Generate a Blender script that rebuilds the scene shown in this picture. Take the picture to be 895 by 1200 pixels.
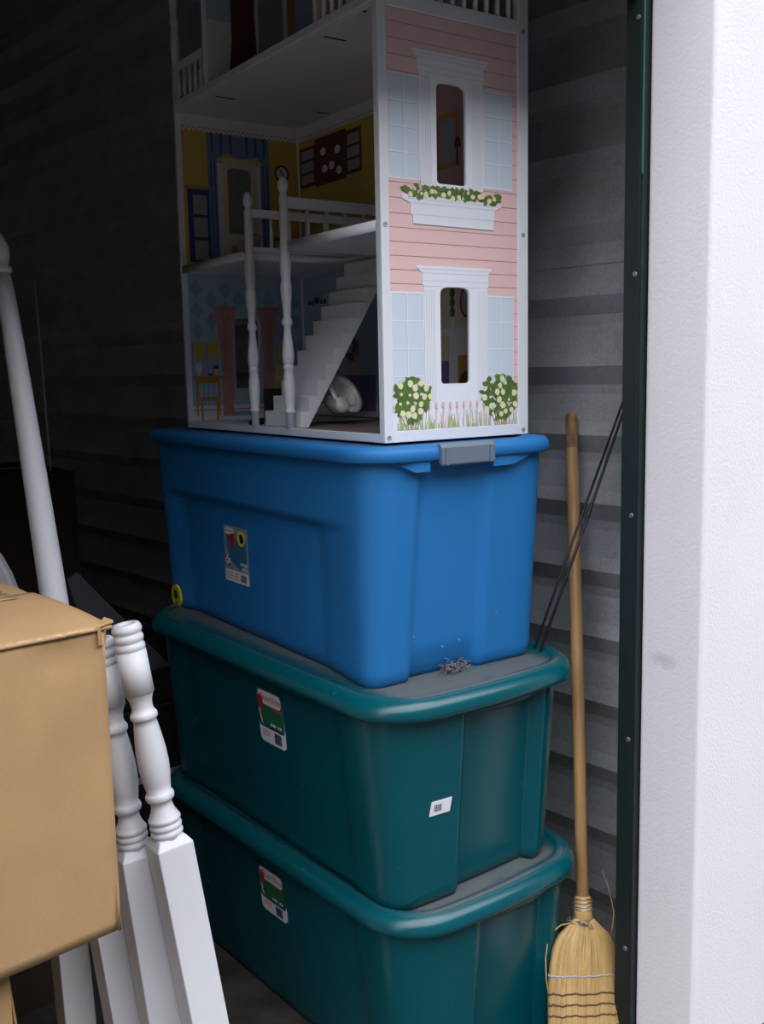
import bpy, bmesh, math, random
from mathutils import Vector, Matrix

for ob in list(bpy.data.objects):
    bpy.data.objects.remove(ob)
SC = bpy.context.scene
COL = SC.collection
R = math.radians
H = 1.235                       # eye height

# ------------------------------------------------------------------ camera
cam = bpy.data.cameras.new('camera')
cam.sensor_fit = 'HORIZONTAL'
cam.sensor_width = 36.0
cam.lens = 1182.86 / 895 * 36.0
cam.clip_start = 0.02
cam_ob = bpy.data.objects.new('camera', cam)
COL.objects.link(cam_ob)
cr = Vector((0.74347, -0.66847, -0.01991))
cu = Vector((0.10712, 0.08965, 0.99020))
cf = Vector((0.66013, 0.73832, -0.13826))
cam_ob.matrix_world = Matrix(((cr.x, cu.x, -cf.x, 0), (cr.y, cu.y, -cf.y, 0), (cr.z, cu.z, -cf.z, H), (0, 0, 0, 1)))
SC.camera = cam_ob

# ------------------------------------------------------------------ light: overcast daylight through the open door
world = bpy.data.worlds.new('overcast_sky')
SC.world = world
world.use_nodes = True
bgn = world.node_tree.nodes['Background']
# standard overcast sky: luminance rises from the horizon to three times as much at the zenith
_nt = world.node_tree
_tc = _nt.nodes.new('ShaderNodeTexCoord')
_sx = _nt.nodes.new('ShaderNodeSeparateXYZ')
_mr = _nt.nodes.new('ShaderNodeMapRange')
_mr.inputs[3].default_value = 0.42
_mr.inputs[4].default_value = 1.26
_nt.links.new(_tc.outputs['Generated'], _sx.inputs[0])
_nt.links.new(_sx.outputs['Z'], _mr.inputs[0])
bgn.inputs[0].default_value = (0.90, 0.93, 1.0, 1)
_nt.links.new(_mr.outputs[0], bgn.inputs[1])

SC.view_settings.view_transform = 'Standard'
SC.view_settings.look = 'None'
SC.view_settings.gamma = 1.0
SC.view_settings.use_curve_mapping = False
SC.view_settings.exposure = 2.42

# ------------------------------------------------------------------ materials
def nodes_of(name):
    m = bpy.data.materials.new(name)
    m.use_nodes = True
    nt = m.node_tree
    return m, nt, nt.nodes['Principled BSDF']

def mat(name, col, rough=0.5, metal=0.0, noise=0.0, scale=40.0, bump=0.0, bscale=None, spec=None, stretch=None, col2=None):
    m, nt, p = nodes_of(name)
    c = (col[0], col[1], col[2], 1)
    p.inputs['Base Color'].default_value = c
    p.inputs['Roughness'].default_value = rough
    p.inputs['Metallic'].default_value = metal
    if spec is not None:
        p.inputs['Specular IOR Level'].default_value = spec
    tc = None
    if noise > 0 or bump > 0:
        tc = nt.nodes.new('ShaderNodeTexCoord')
        mp = nt.nodes.new('ShaderNodeMapping')
        if stretch:
            mp.inputs['Scale'].default_value = stretch
        nt.links.new(tc.outputs['Object'], mp.inputs[0])
    if noise > 0:
        n = nt.nodes.new('ShaderNodeTexNoise')
        n.inputs['Scale'].default_value = scale
        n.inputs['Detail'].default_value = 5
        nt.links.new(mp.outputs[0], n.inputs['Vector'])
        r = nt.nodes.new('ShaderNodeValToRGB')
        r.color_ramp.elements[0].position = 0.3
        r.color_ramp.elements[1].position = 0.7
        lo = col2 if col2 else tuple(v * (1 - noise) for v in col)
        r.color_ramp.elements[0].color = (lo[0], lo[1], lo[2], 1)
        r.color_ramp.elements[1].color = c
        nt.links.new(n.outputs['Fac'], r.inputs[0])
        nt.links.new(r.outputs[0], p.inputs['Base Color'])
    if bump > 0:
        n2 = nt.nodes.new('ShaderNodeTexNoise')
        n2.inputs['Scale'].default_value = bscale or scale
        n2.inputs['Detail'].default_value = 4
        nt.links.new(mp.outputs[0], n2.inputs['Vector'])
        b = nt.nodes.new('ShaderNodeBump')
        b.inputs['Strength'].default_value = bump
        b.inputs['Distance'].default_value = 0.004
        nt.links.new(n2.outputs['Fac'], b.inputs['Height'])
        nt.links.new(b.outputs[0], p.inputs['Normal'])
    return m

def plastic(name, col, rough, dust=0.0, clean=None, dust_col=(0.105, 0.105, 0.105)):
    """moulded plastic; dust lies on up-facing surfaces in uneven patches"""
    m, nt, p = nodes_of(name)
    N = nt.nodes.new
    L = nt.links.new
    p.inputs['Roughness'].default_value = rough
    tc = N('ShaderNodeTexCoord')
    n = N('ShaderNodeTexNoise'); n.inputs['Scale'].default_value = 900; n.inputs['Detail'].default_value = 2
    L(tc.outputs['Object'], n.inputs['Vector'])
    b = N('ShaderNodeBump'); b.inputs['Strength'].default_value = 0.12; b.inputs['Distance'].default_value = 0.0006
    L(n.outputs['Fac'], b.inputs['Height']); L(b.outputs[0], p.inputs['Normal'])
    mix = N('ShaderNodeMix'); mix.data_type = 'RGBA'
    mix.inputs['A'].default_value = (*col, 1)
    mix.inputs['B'].default_value = (*dust_col, 1)
    L(mix.outputs['Result'], p.inputs['Base Color'])
    g = N('ShaderNodeNewGeometry'); s = N('ShaderNodeSeparateXYZ'); L(g.outputs['True Normal'], s.inputs[0])
    up = N('ShaderNodeMapRange'); up.inputs[1].default_value = 0.90; up.inputs[2].default_value = 0.995
    L(s.outputs['Z'], up.inputs[0])
    n2 = N('ShaderNodeTexNoise'); n2.inputs['Scale'].default_value = 7; n2.inputs['Detail'].default_value = 8; n2.inputs['Roughness'].default_value = 0.65
    mp = N('ShaderNodeMapping'); mp.inputs['Scale'].default_value = (1.0, 2.2, 1.0)
    L(tc.outputs['Object'], mp.inputs[0]); L(mp.outputs[0], n2.inputs['Vector'])
    r = N('ShaderNodeMapRange'); r.inputs[1].default_value = 0.30; r.inputs[2].default_value = 0.46
    L(n2.outputs['Fac'], r.inputs[0])
    mu = N('ShaderNodeMath'); mu.operation = 'MULTIPLY'; L(up.outputs[0], mu.inputs[0]); L(r.outputs[0], mu.inputs[1])
    mu2 = N('ShaderNodeMath'); mu2.operation = 'MULTIPLY'; mu2.inputs[1].default_value = dust; L(mu.outputs[0], mu2.inputs[0])
    if clean:        # hands sliding along the long edges have rubbed the dust off there
        so = N('ShaderNodeSeparateXYZ'); L(tc.outputs['Object'], so.inputs[0])
        ab = N('ShaderNodeMath'); ab.operation = 'ABSOLUTE'; L(so.outputs['X'], ab.inputs[0])
        nz = N('ShaderNodeMath'); nz.operation = 'MULTIPLY_ADD'; nz.inputs[1].default_value = 0.05; L(n2.outputs['Fac'], nz.inputs[0]); L(ab.outputs[0], nz.inputs[2])
        cl = N('ShaderNodeMapRange'); cl.interpolation_type = 'SMOOTHSTEP'
        cl.inputs[1].default_value = clean[0]; cl.inputs[2].default_value = clean[1]; cl.inputs[3].default_value = 1.0; cl.inputs[4].default_value = 0.12
        L(nz.outputs[0], cl.inputs[0])
        m3 = N('ShaderNodeMath'); m3.operation = 'MULTIPLY'; L(mu2.outputs[0], m3.inputs[0]); L(cl.outputs[0], m3.inputs[1])
        mu2 = m3
    # faint scuffs and specks everywhere
    n3 = N('ShaderNodeTexNoise'); n3.inputs['Scale'].default_value = 60; n3.inputs['Detail'].default_value = 3
    L(tc.outputs['Object'], n3.inputs['Vector'])
    r3 = N('ShaderNodeMapRange'); r3.inputs[1].default_value = 0.72; r3.inputs[2].default_value = 0.80; r3.inputs[4].default_value = 0.12
    L(n3.outputs['Fac'], r3.inputs[0])
    mx = N('ShaderNodeMath'); mx.operation = 'MAXIMUM'; L(mu2.outputs[0], mx.inputs[0]); L(r3.outputs[0], mx.inputs[1])
    L(mx.outputs[0], mix.inputs['Factor'])
    rr = N('ShaderNodeMapRange'); rr.inputs[3].default_value = rough; rr.inputs[4].default_value = 0.95
    L(mx.outputs[0], rr.inputs[0]); L(rr.outputs[0], p.inputs['Roughness'])
    return m

M = {}
M['stucco'] = mat('stucco', (0.74, 0.70, 0.715), 0.9, noise=0.05, scale=3, bump=0.22, bscale=190)
def _smudge(m):
    # an old scuff mark rubbed into the stucco beside the opening
    nt = m.node_tree; N = nt.nodes.new; L = nt.links.new
    p = nt.nodes['Principled BSDF']
    src = p.inputs['Base Color'].links[0].from_socket
    tc = N('ShaderNodeTexCoord'); mp = N('ShaderNodeMapping'); mp.vector_type = 'TEXTURE'
    mp.inputs['Location'].default_value = (1.45, 0.918, 0.742); mp.inputs['Scale'].default_value = (0.05, 0.030, 0.016)
    L(tc.outputs['Object'], mp.inputs[0])
    ln = N('ShaderNodeVectorMath'); ln.operation = 'LENGTH'; L(mp.outputs[0], ln.inputs[0])
    n = N('ShaderNodeTexNoise'); n.inputs['Scale'].default_value = 45; L(tc.outputs['Object'], n.inputs['Vector'])
    ad = N('ShaderNodeMath'); ad.operation = 'ADD'; L(ln.outputs['Value'], ad.inputs[0]); L(n.outputs['Fac'], ad.inputs[1])
    mr = N('ShaderNodeMapRange'); mr.interpolation_type = 'SMOOTHSTEP'
    mr.inputs[1].default_value = 0.6; mr.inputs[2].default_value = 1.7; mr.inputs[3].default_value = 0.30; mr.inputs[4].default_value = 0.0
    L(ad.outputs[0], mr.inputs[0])
    mx = N('ShaderNodeMix'); mx.data_type = 'RGBA'; mx.inputs['B'].default_value = (0.22, 0.22, 0.23, 1)
    L(mr.outputs[0], mx.inputs['Factor']); L(src, mx.inputs['A']); L(mx.outputs['Result'], p.inputs['Base Color'])
_smudge(M['stucco'])
M['tan'] = mat('dark_sky_blocker', (0.026, 0.025, 0.023), 0.9, noise=0.1, scale=2)  # near-black, so the added wall opposite bounces hardly any light
M['concrete'] = mat('concrete', (0.055, 0.049, 0.040), 0.9, noise=0.65, scale=14, bump=0.4, bscale=30)
M['asphalt'] = mat('apron_asphalt', (0.030, 0.030, 0.029), 0.9, noise=0.2, scale=6)
M['track'] = mat('dark_green_steel', (0.006, 0.014, 0.0145), 0.55, noise=0.4, scale=30)
M['track_edge'] = mat('green_door_paint', (0.015, 0.13, 0.11), 0.45)
M['bolt'] = mat('steel_bolt', (0.20, 0.21, 0.21), 0.5, 0.6)
M['blue'] = plastic('blue_plastic', (0.009, 0.152, 0.415), 0.60, 0.20)
M['green'] = plastic('teal_green_plastic', (0.0, 0.070, 0.088), 0.24, 0.80, clean=(0.175, 0.215))
M['latch'] = mat('grey_plastic', (0.13, 0.165, 0.215), 0.5)
M['white_wood'] = mat('white_painted_wood', (0.72, 0.715, 0.75), 0.42, noise=0.03, scale=12)
M['white_board'] = mat('white_melamine', (0.76, 0.77, 0.80), 0.42)
M['card'] = mat('cardboard', (0.42, 0.255, 0.118), 0.85, noise=0.12, scale=14, bump=0.1, bscale=200)
M['card_edge'] = mat('cardboard_torn_edge', (0.55, 0.38, 0.22), 0.9, noise=0.3, scale=150)
M['card_shaded'] = mat('cardboard_shaded', (0.055, 0.034, 0.02), 0.9, noise=0.3, scale=8)  # cardboard with the shade of the unit's depth put into its colour
M['tape'] = mat('packing_tape', (0.42, 0.27, 0.14), 0.22)
M['wood_handle'] = mat('broom_handle_wood', (0.52, 0.30, 0.125), 0.5, noise=0.25, scale=18, stretch=(6, 6, 0.6))
M['wood_worn'] = mat('broom_handle_grime', (0.50, 0.28, 0.115), 0.6, noise=0.5, scale=70, col2=(0.10, 0.05, 0.03), stretch=(1.0, 1.0, 0.35))
M['straw'] = mat('broom_straw', (0.56, 0.36, 0.135), 0.7, noise=0.3, scale=60, stretch=(1, 1, 0.2))
M['straw2'] = mat('broom_straw_dark', (0.44, 0.27, 0.10), 0.7, noise=0.3, scale=60)
M['wire'] = mat('binding_wire', (0.45, 0.42, 0.40), 0.4, 0.8)
M['twine_brown'] = mat('brown_twine', (0.09, 0.045, 0.03), 0.8)
M['twine_grey'] = mat('grey_twine', (0.36, 0.34, 0.37), 0.8)
M['fluff'] = mat('grey_lint', (0.26, 0.24, 0.23), 0.95, noise=0.5, scale=90)
M['black_rod'] = mat('black_rod', (0.012, 0.012, 0.014), 0.4)
M['pale_rod'] = mat('pale_fibreglass', (0.45, 0.55, 0.50), 0.5)
M['pale_band'] = mat('pale_band', (0.34, 0.36, 0.40), 0.5)
M['web'] = mat('cobweb_grey', (0.20, 0.20, 0.20), 0.9)
M['dark_panel'] = mat('grey_panel', (0.10, 0.105, 0.115), 0.7, noise=0.2, scale=6)
M['dark_chest'] = mat('dark_chest', (0.012, 0.012, 0.013), 0.6)
# dollhouse
M['pink'] = mat('pink_siding_print', (0.82, 0.545, 0.530), 0.5)
M['mauve'] = mat('siding_line_print', (0.36, 0.19, 0.20), 0.6)  # mauve print left showing as lines between the siding boards
M['pane'] = mat('pale_blue_pane_print', (0.64, 0.715, 0.80), 0.4)
M['pane_line'] = mat('grey_blue_line_print', (0.43, 0.48, 0.58), 0.5)
M['cas'] = mat('white_casing_print', (0.80, 0.81, 0.86), 0.45)
M['cas2'] = mat('grey_casing_line', (0.62, 0.63, 0.70), 0.5)
M['leaf'] = mat('leaf_print', (0.13, 0.22, 0.035), 0.6, noise=0.4, scale=90)
M['leaf2'] = mat('dark_leaf_print', (0.075, 0.13, 0.03), 0.6)
M['flower'] = mat('cream_flower_print', (0.78, 0.74, 0.46), 0.6)
M['stem'] = mat('brown_stem_print', (0.34, 0.20, 0.12), 0.6)
M['blade'] = mat('grass_print', (0.36, 0.46, 0.17), 0.6)
M['rose'] = mat('rose_print', (0.78, 0.48, 0.47), 0.6)
M['yellow'] = mat('yellow_wallpaper', (0.60, 0.42, 0.08), 0.6)
M['navy'] = mat('navy_print', (0.035, 0.06, 0.21), 0.6)
M['sky'] = mat('blue_curtain_print', (0.16, 0.24, 0.42), 0.6)
M['sky2'] = mat('blue_fold_print', (0.07, 0.10, 0.27), 0.6)
M['lblue'] = mat('light_blue_wallpaper', (0.36, 0.48, 0.60), 0.6)
M['lblue2'] = mat('blue_diamond_print', (0.24, 0.36, 0.50), 0.6)
M['cream'] = mat('cream_print', (0.62, 0.55, 0.40), 0.6)
M['ivory'] = mat('ivory_print', (0.70, 0.70, 0.72), 0.6)
M['redwood'] = mat('red_brown_print', (0.115, 0.035, 0.024), 0.6)
M['oak'] = mat('oak_print', (0.50, 0.24, 0.06), 0.6)
M['pinkcurtain'] = mat('pink_curtain_print', (0.62, 0.30, 0.30), 0.6, noise=0.3, scale=150)
M['pinkcurtain2'] = mat('dark_pink_curtain_print', (0.46, 0.19, 0.20), 0.6)
M['ink'] = mat('dark_ink', (0.02, 0.02, 0.025), 0.6)
M['greyprint'] = mat('grey_print', (0.34, 0.34, 0.36), 0.6)
M['carpet'] = mat('brown_print_floor', (0.20, 0.145, 0.125), 0.7, noise=0.2, scale=60)
M['rosewall'] = mat('rose_wallpaper', (0.50, 0.32, 0.32), 0.6)
M['green_print'] = mat('green_topiary_print', (0.06, 0.13, 0.06), 0.6)
M['purple'] = mat('purple_print', (0.17, 0.16, 0.32), 0.6)
M['screw'] = mat('screw_head', (0.42, 0.42, 0.44), 0.4, 0.5)
M['slot'] = mat('dark_slot', (0.02, 0.02, 0.02), 0.8)
M['toy_white'] = mat('white_toy_plastic', (0.74, 0.73, 0.74), 0.22)
M['toy_dark'] = mat('dark_toy_plastic', (0.020, 0.010, 0.016), 0.4)
M['toy_tan'] = mat('tan_toy_fabric', (0.42, 0.30, 0.22), 0.8)
M['toy_orange'] = mat('orange_toy_wood', (0.42, 0.18, 0.05), 0.5)
# stickers
M['st_white'] = mat('sticker_white', (0.72, 0.70, 0.74), 0.35)
M['st_grey'] = mat('sticker_grey', (0.24, 0.27, 0.29), 0.35)
M['st_red'] = mat('sticker_red', (0.42, 0.02, 0.025), 0.35)
M['st_navy'] = mat('sticker_navy', (0.012, 0.02, 0.07), 0.35)
M['st_green'] = mat('sticker_green', (0.012, 0.13, 0.06), 0.35)
M['st_yellow'] = mat('sticker_yellow', (0.65, 0.60, 0.04), 0.35)
M['st_black'] = mat('sticker_black', (0.01, 0.01, 0.012), 0.4)
M['st_pale'] = mat('sticker_pale_grey', (0.45, 0.47, 0.48), 0.35)
M['st_teal'] = mat('sticker_teal', (0.03, 0.15, 0.25), 0.35)
M['st_pink'] = mat('sticker_pink', (0.62, 0.30, 0.36), 0.35)

def galvanised():
    m, nt, p = nodes_of('galvanised_steel')
    N = nt.nodes.new; L = nt.links.new
    p.inputs['Metallic'].default_value = 0.55
    p.inputs['Roughness'].default_value = 0.46
    tc = N('ShaderNodeTexCoord')
    v = N('ShaderNodeTexVoronoi'); v.inputs['Scale'].default_value = 260
    L(tc.outputs['Object'], v.inputs['Vector'])
    n = N('ShaderNodeTexNoise'); n.inputs['Scale'].default_value = 9; n.inputs['Detail'].default_value = 6
    L(tc.outputs['Object'], n.inputs['Vector'])
    ad = N('ShaderNodeMath'); ad.operation = 'MULTIPLY_ADD'; ad.inputs[1].default_value = 0.28
    sx = N('ShaderNodeSeparateXYZ'); L(v.outputs['Color'], sx.inputs[0])
    L(sx.outputs[0], ad.inputs[0]); L(n.outputs['Fac'], ad.inputs[2])
    r = N('ShaderNodeValToRGB')
    r.color_ramp.elements[0].position = 0.3; r.color_ramp.elements[0].color = (0.52, 0.51, 0.505, 1)
    r.color_ramp.elements[1].position = 1.0; r.color_ramp.elements[1].color = (0.80, 0.81, 0.84, 1)
    L(ad.outputs[0], r.inputs[0]); L(r.outputs[0], p.inputs['Base Color'])
    return m
M['galv'] = galvanised()

# ------------------------------------------------------------------ helpers
def link(o, parent=None):
    COL.objects.link(o)
    if parent is not None:
        o.parent = parent
    return o

def tag(o, label, cat, group=None):
    o['label'] = label
    o['category'] = cat
    if group:
        o['group'] = group
    return o

def thing(name, label, cat, loc=(0, 0, 0), rz=0.0, group=None):
    o = bpy.data.objects.new(name, None)
    o.empty_display_size = 0.05
    COL.objects.link(o)
    o.location = loc
    o.rotation_euler = (0, 0, rz)
    return tag(o, label, cat, group)

class MB:
    def __init__(s):
        s.v = []; s.f = []; s.m = []; s.sm = []
    def add(s, vs, fs, mi=0, smooth=False):
        k = len(s.v)
        s.v += [tuple(p) for p in vs]
        for f in fs:
            s.f.append([i + k for i in f]); s.m.append(mi); s.sm.append(smooth)
        return s
    def box(s, x0, x1, y0, y1, z0, z1, mi=0):
        vs = [(x, y, z) for z in (z0, z1) for y in (y0, y1) for x in (x0, x1)]
        return s.add(vs, [(0, 2, 3, 1), (4, 5, 7, 6), (0, 1, 5, 4), (2, 6, 7, 3), (0, 4, 6, 2), (1, 3, 7, 5)], mi)
    def lathe(s, prof, n=24, mi=0, org=(0, 0, 0), smooth=True, cap=True, sx=1.0, sy=1.0, ex=None):
        """prof: list of (r, z) bottom to top around z"""
        vs = []; fs = []
        for r, z in prof:
            for i in range(n):
                t = 2 * math.pi * i / n
                vs.append((org[0] + r * sx * math.cos(t), org[1] + r * sy * math.sin(t), org[2] + z))
        for j in range(len(prof) - 1):
            for i in range(n):
                a = j * n + i; b = j * n + (i + 1) % n
                fs.append((a, b, b + n, a + n))
        s.add(vs, fs, mi, smooth)
        if cap:
            k = len(s.v) - len(vs)
            s.f.append([k + i for i in range(n)][::-1]); s.m.append(mi); s.sm.append(False)
            q = k + (len(prof) - 1) * n
            s.f.append([q + i for i in range(n)]); s.m.append(mi); s.sm.append(False)
        return s
    def tube(s, pts, r, n=8, mi=0, smooth=True, closed=False):
        pts = [Vector(p) for p in pts]
        m = len(pts)
        rs = r if isinstance(r, (list, tuple)) else [r] * m
        vs = []; fs = []
        ref = None
        for i, p in enumerate(pts):
            if closed:
                d = pts[(i + 1) % m] - pts[i - 1]
            else:
                d = pts[min(i + 1, m - 1)] - pts[max(i - 1, 0)]
            d.normalize()
            if ref is None:
                ref = Vector((0, 0, 1)) if abs(d.z) < 0.9 else Vector((1, 0, 0))
            u = (ref - d * ref.dot(d)).normalized(); w = d.cross(u); ref = u
            for k in range(n):
                t = 2 * math.pi * k / n
                vs.append(p + (u * math.cos(t) + w * math.sin(t)) * rs[i])
        for i in range(m if closed else m - 1):
            for k in range(n):
                a = i * n + k; b = i * n + (k + 1) % n
                c = ((i + 1) % m) * n + (k + 1) % n; e = ((i + 1) % m) * n + k
                fs.append((a, b, c, e))
        if not closed:
            fs.append(list(range(n))[::-1]); fs.append([(m - 1) * n + k for k in range(n)])
        return s.add(vs, fs, mi, smooth)
    def poly(s, pts, mp, d0, d1, mi=0):
        """2D polygon pushed through mp(u, v, depth) from depth d0 (front) to d1 (back)"""
        n = len(pts)
        vs = [mp(u, v, d0) for u, v in pts] + [mp(u, v, d1) for u, v in pts]
        fs = [tuple(range(n)), tuple(range(2 * n - 1, n - 1, -1))]
        fs += [(i, i + n, (i + 1) % n + n, (i + 1) % n) for i in range(n)]
        return s.add(vs, fs, mi)
    def rect(s, u0, u1, v0, v1, mp, d0, d1, mi=0):
        return s.poly([(u0, v0), (u1, v0), (u1, v1), (u0, v1)], mp, d0, d1, mi)
    def build(s, name, mats, parent=None, bevel=0.0, seg=2, kind=None, loc=None, rot=None):
        me = bpy.data.meshes.new(name)
        me.from_pydata(s.v, [], s.f)
        if not isinstance(mats, (list, tuple)):
            mats = [mats]
        for m_ in mats:
            me.materials.append(m_)
        me.polygons.foreach_set('material_index', s.m)
        me.polygons.foreach_set('use_smooth', s.sm)
        bm = bmesh.new(); bm.from_mesh(me)
        bmesh.ops.recalc_face_normals(bm, faces=bm.faces)
        bm.to_mesh(me); bm.free()
        me.update()
        o = bpy.data.objects.new(name, me)
        link(o, parent)
        if loc is not None: o.location = loc
        if rot is not None: o.rotation_euler = rot
        if bevel > 0:
            b = o.modifiers.new('bevel', 'BEVEL'); b.width = bevel; b.segments = seg; b.limit_method = 'ANGLE'; b.angle_limit = R(40)
        if kind: o['kind'] = kind
        return o

def struct(o):
    o['kind'] = 'structure'
    return o

def arch(x0, x1, z0, z1, rise=0.010, r=0.004, n=8):
    """window opening with a gently arched head and rounded lower corners"""
    p = []
    for i in range(4):
        t = math.pi + i / 3 * math.pi / 2
        p.append((x0 + r + r * math.cos(t), z0 + r + r * math.sin(t)))
    for i in range(4):
        t = 1.5 * math.pi + i / 3 * math.pi / 2
        p.append((x1 - r + r * math.cos(t), z0 + r + r * math.sin(t)))
    zc = z1 - rise; cx = (x0 + x1) / 2; hw = (x1 - x0) / 2
    for i in range(n + 1):
        t = i / n * math.pi
        c = math.cos(t)
        p.append((cx + hw * math.copysign(abs(c) ** 0.55, c), zc + rise * math.sin(t) ** 0.8 if 0 < i < n else zc))
    return p

def plate(name, outer, holes, mp, d0, d1, material, parent=None, kind=None):
    """flat board with openings: outline and holes filled, given real thickness"""
    cu_ = bpy.data.curves.new(name, 'CURVE')
    cu_.dimensions = '2D'; cu_.fill_mode = 'BOTH'
    for pts in [outer] + holes:
        sp = cu_.splines.new('POLY'); sp.points.add(len(pts) - 1)
        for q, (u, v) in zip(sp.points, pts):
            q.co = (u, v, 0, 1)
        sp.use_cyclic_u = True
    cu_.extrude = 0.5
    t = bpy.data.objects.new('tmp', cu_)
    COL.objects.link(t)
    dg = bpy.context.evaluated_depsgraph_get()
    me = bpy.data.meshes.new_from_object(t.evaluated_get(dg))
    bpy.data.objects.remove(t)
    for vx in me.vertices:
        u, v, d = vx.co
        vx.co = mp(u, v, d0 + (d1 - d0) * (d + 0.5))
    me.materials.clear(); me.materials.append(material)
    bm = bmesh.new(); bm.from_mesh(me)
    bmesh.ops.remove_doubles(bm, verts=bm.verts, dist=1e-6)
    bmesh.ops.recalc_face_normals(bm, faces=bm.faces)
    bm.to_mesh(me); bm.free()
    me.name = name
    o = bpy.data.objects.new(name, me)
    link(o, parent)
    if kind: o['kind'] = kind
    return o

def text_into(mb, body, mp, u0, v0, size, d, mi, flip=1, width=None):
    """flat print: lettering as thin filled shapes laid on a surface"""
    fc = bpy.data.curves.new('t', 'FONT'); fc.body = body; fc.size = size; fc.align_x = 'CENTER'; fc.resolution_u = 3
    t = bpy.data.objects.new('tmp', fc); COL.objects.link(t)
    dg = bpy.context.evaluated_depsgraph_get()
    me = bpy.data.meshes.new_from_object(t.evaluated_get(dg))
    bpy.data.objects.remove(t)
    xs = [v.co.x for v in me.vertices]
    k = 1.0
    if width: k = width / (max(xs) - min(xs))
    mb.add([mp(u0 + flip * v.co.x * k, v0 + v.co.y, d) for v in me.vertices], [tuple(p.vertices) for p in me.polygons], mi)

# ================================================================== SETTING
b = MB(); b.box(-2.2, 1.9, 0.86, 4.9, -0.06, 0.0)
struct(b.build('floor', M['concrete']))
b = MB(); b.box(-14.0, 16.0, -5.7, 0.86, -0.08, -0.01)
struct(b.build('ground', M['asphalt']))

# --- right partition: two lapped corrugated sheets
PITCH = 0.139
def corrugated(z0, z1, x, amp, sgn, y0, y1, t=0.0012, zref=0.972, axis='x'):
    """horizontal trapezoid ribs: wide pan, upward slope, crown, downward slope"""
    ks = []
    k = math.floor((z0 - zref) / PITCH) - 1
    prof = [(0.495, 0.0), (0.095, 0.50), (-0.095, 1.0), (-0.36, 0.06), (-0.495, 0.0)]
    zz = []
    while zref + k * PITCH < z1 + PITCH:
        for a, h in prof:
            zz.append((zref + (k + a) * PITCH, h))
        k += 1
    zz.sort()
    def hat(z):
        for (za, ha), (zb, hb) in zip(zz, zz[1:]):
            if za <= z <= zb:
                return ha + (hb - ha) * (z - za) / max(zb - za, 1e-9)
        return 0
    pts = [(z0, hat(z0))] + [p for p in zz if z0 < p[0] < z1] + [(z1, hat(z1))]
    vs = []; fs = []
    for z, h in pts:
        d = x - sgn * amp * h
        for yy in (y0, y1):
            vs.append((d, yy, z) if axis == 'x' else (yy, d, z))
    for i in range(len(pts) - 1):
        fs.append((2 * i, 2 * i + 1, 2 * i + 3, 2 * i + 2))
    return vs, fs

def wall_sheets(name, x, sgn, y0, y1, axis):
    root = bpy.data.objects.new(name, None); COL.objects.link(root); struct(root)
    for i, (z0, z1, off) in enumerate(((0.0, 1.462, 0.0), (1.437, 2.56, -0.0032 * sgn))):
        m_ = MB(); vs, fs = corrugated(z0, z1, x + off, 0.022, sgn, y0, y1, axis=axis); m_.add(vs, fs)
        o = m_.build('sheet_panel', M['galv'], root)
        so = o.modifiers.new('thick', 'SOLIDIFY'); so.thickness = 0.0015
    return root
wall_sheets('wall_right', 1.705, 1, 0.985, 4.8, 'x')
wall_sheets('wall_back', 4.8, 1, -0.4, 1.72, 'y')
wall_sheets('wall_left', -0.35, -1, 0.955, 4.8, 'x')
b = MB(); b.box(-2.2, 1.9, 0.85, 4.9, 2.55, 2.60)
struct(b.build('ceiling', M['galv']))

# --- front wall: stucco pier to the right of the opening, pier to the left, header above
OPEN_L, OPEN_R, HEAD = -0.05, 1.45, 2.05
b = MB(); b.box(OPEN_R, 4.0, 0.848, 0.962, -0.05, 3.2)
struct(b.build('wall_front', M['stucco'], bevel=0.006, seg=3))
b = MB(); b.box(-4.0, OPEN_L, 0.848, 0.962, -0.05, 3.2)
struct(b.build('wall_front_left', M['stucco'], bevel=0.006, seg=3))
b = MB(); b.box(OPEN_L, OPEN_R, 0.848, 0.962, HEAD, 3.2)
struct(b.build('wall_front_header', M['stucco']))

# --- roll-up door guide on the inner edge of the opening
tr = bpy.data.objects.new('trim_1', None); COL.objects.link(tr); struct(tr)
b = MB(); b.box(1.437, 1.476, 0.963, 0.969, 0.0, 2.5)
b.build('guide_face', M['track'], tr, bevel=0.001)
b = MB(); b.box(1.437, 1.4405, 0.969, 0.998, 0.0, 2.5)
b.build('guide_flange', M['track'], tr, bevel=0.001)
b = MB(); b.box(1.470, 1.71, 0.964, 1.000, 0.0, 2.7)
b.build('guide_channel', M['track'], tr, bevel=0.002)
b = MB(); b.box(1.4345, 1.4370, 0.9625, 0.9655, 1.540, 2.5)
b.build('green_edge_strip', M['track_edge'], tr, bevel=0.0005)
for z in (1.383, 0.985, 0.591, 0.20, 1.78):
    b = MB(); b.lathe([(0.0045, 0), (0.0045, 0.001), (0.003, 0.002)], 14)
    b.build('bolt', M['bolt'], tr, loc=(1.437, 0.976, z), rot=(0, R(-90), 0))

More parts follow.
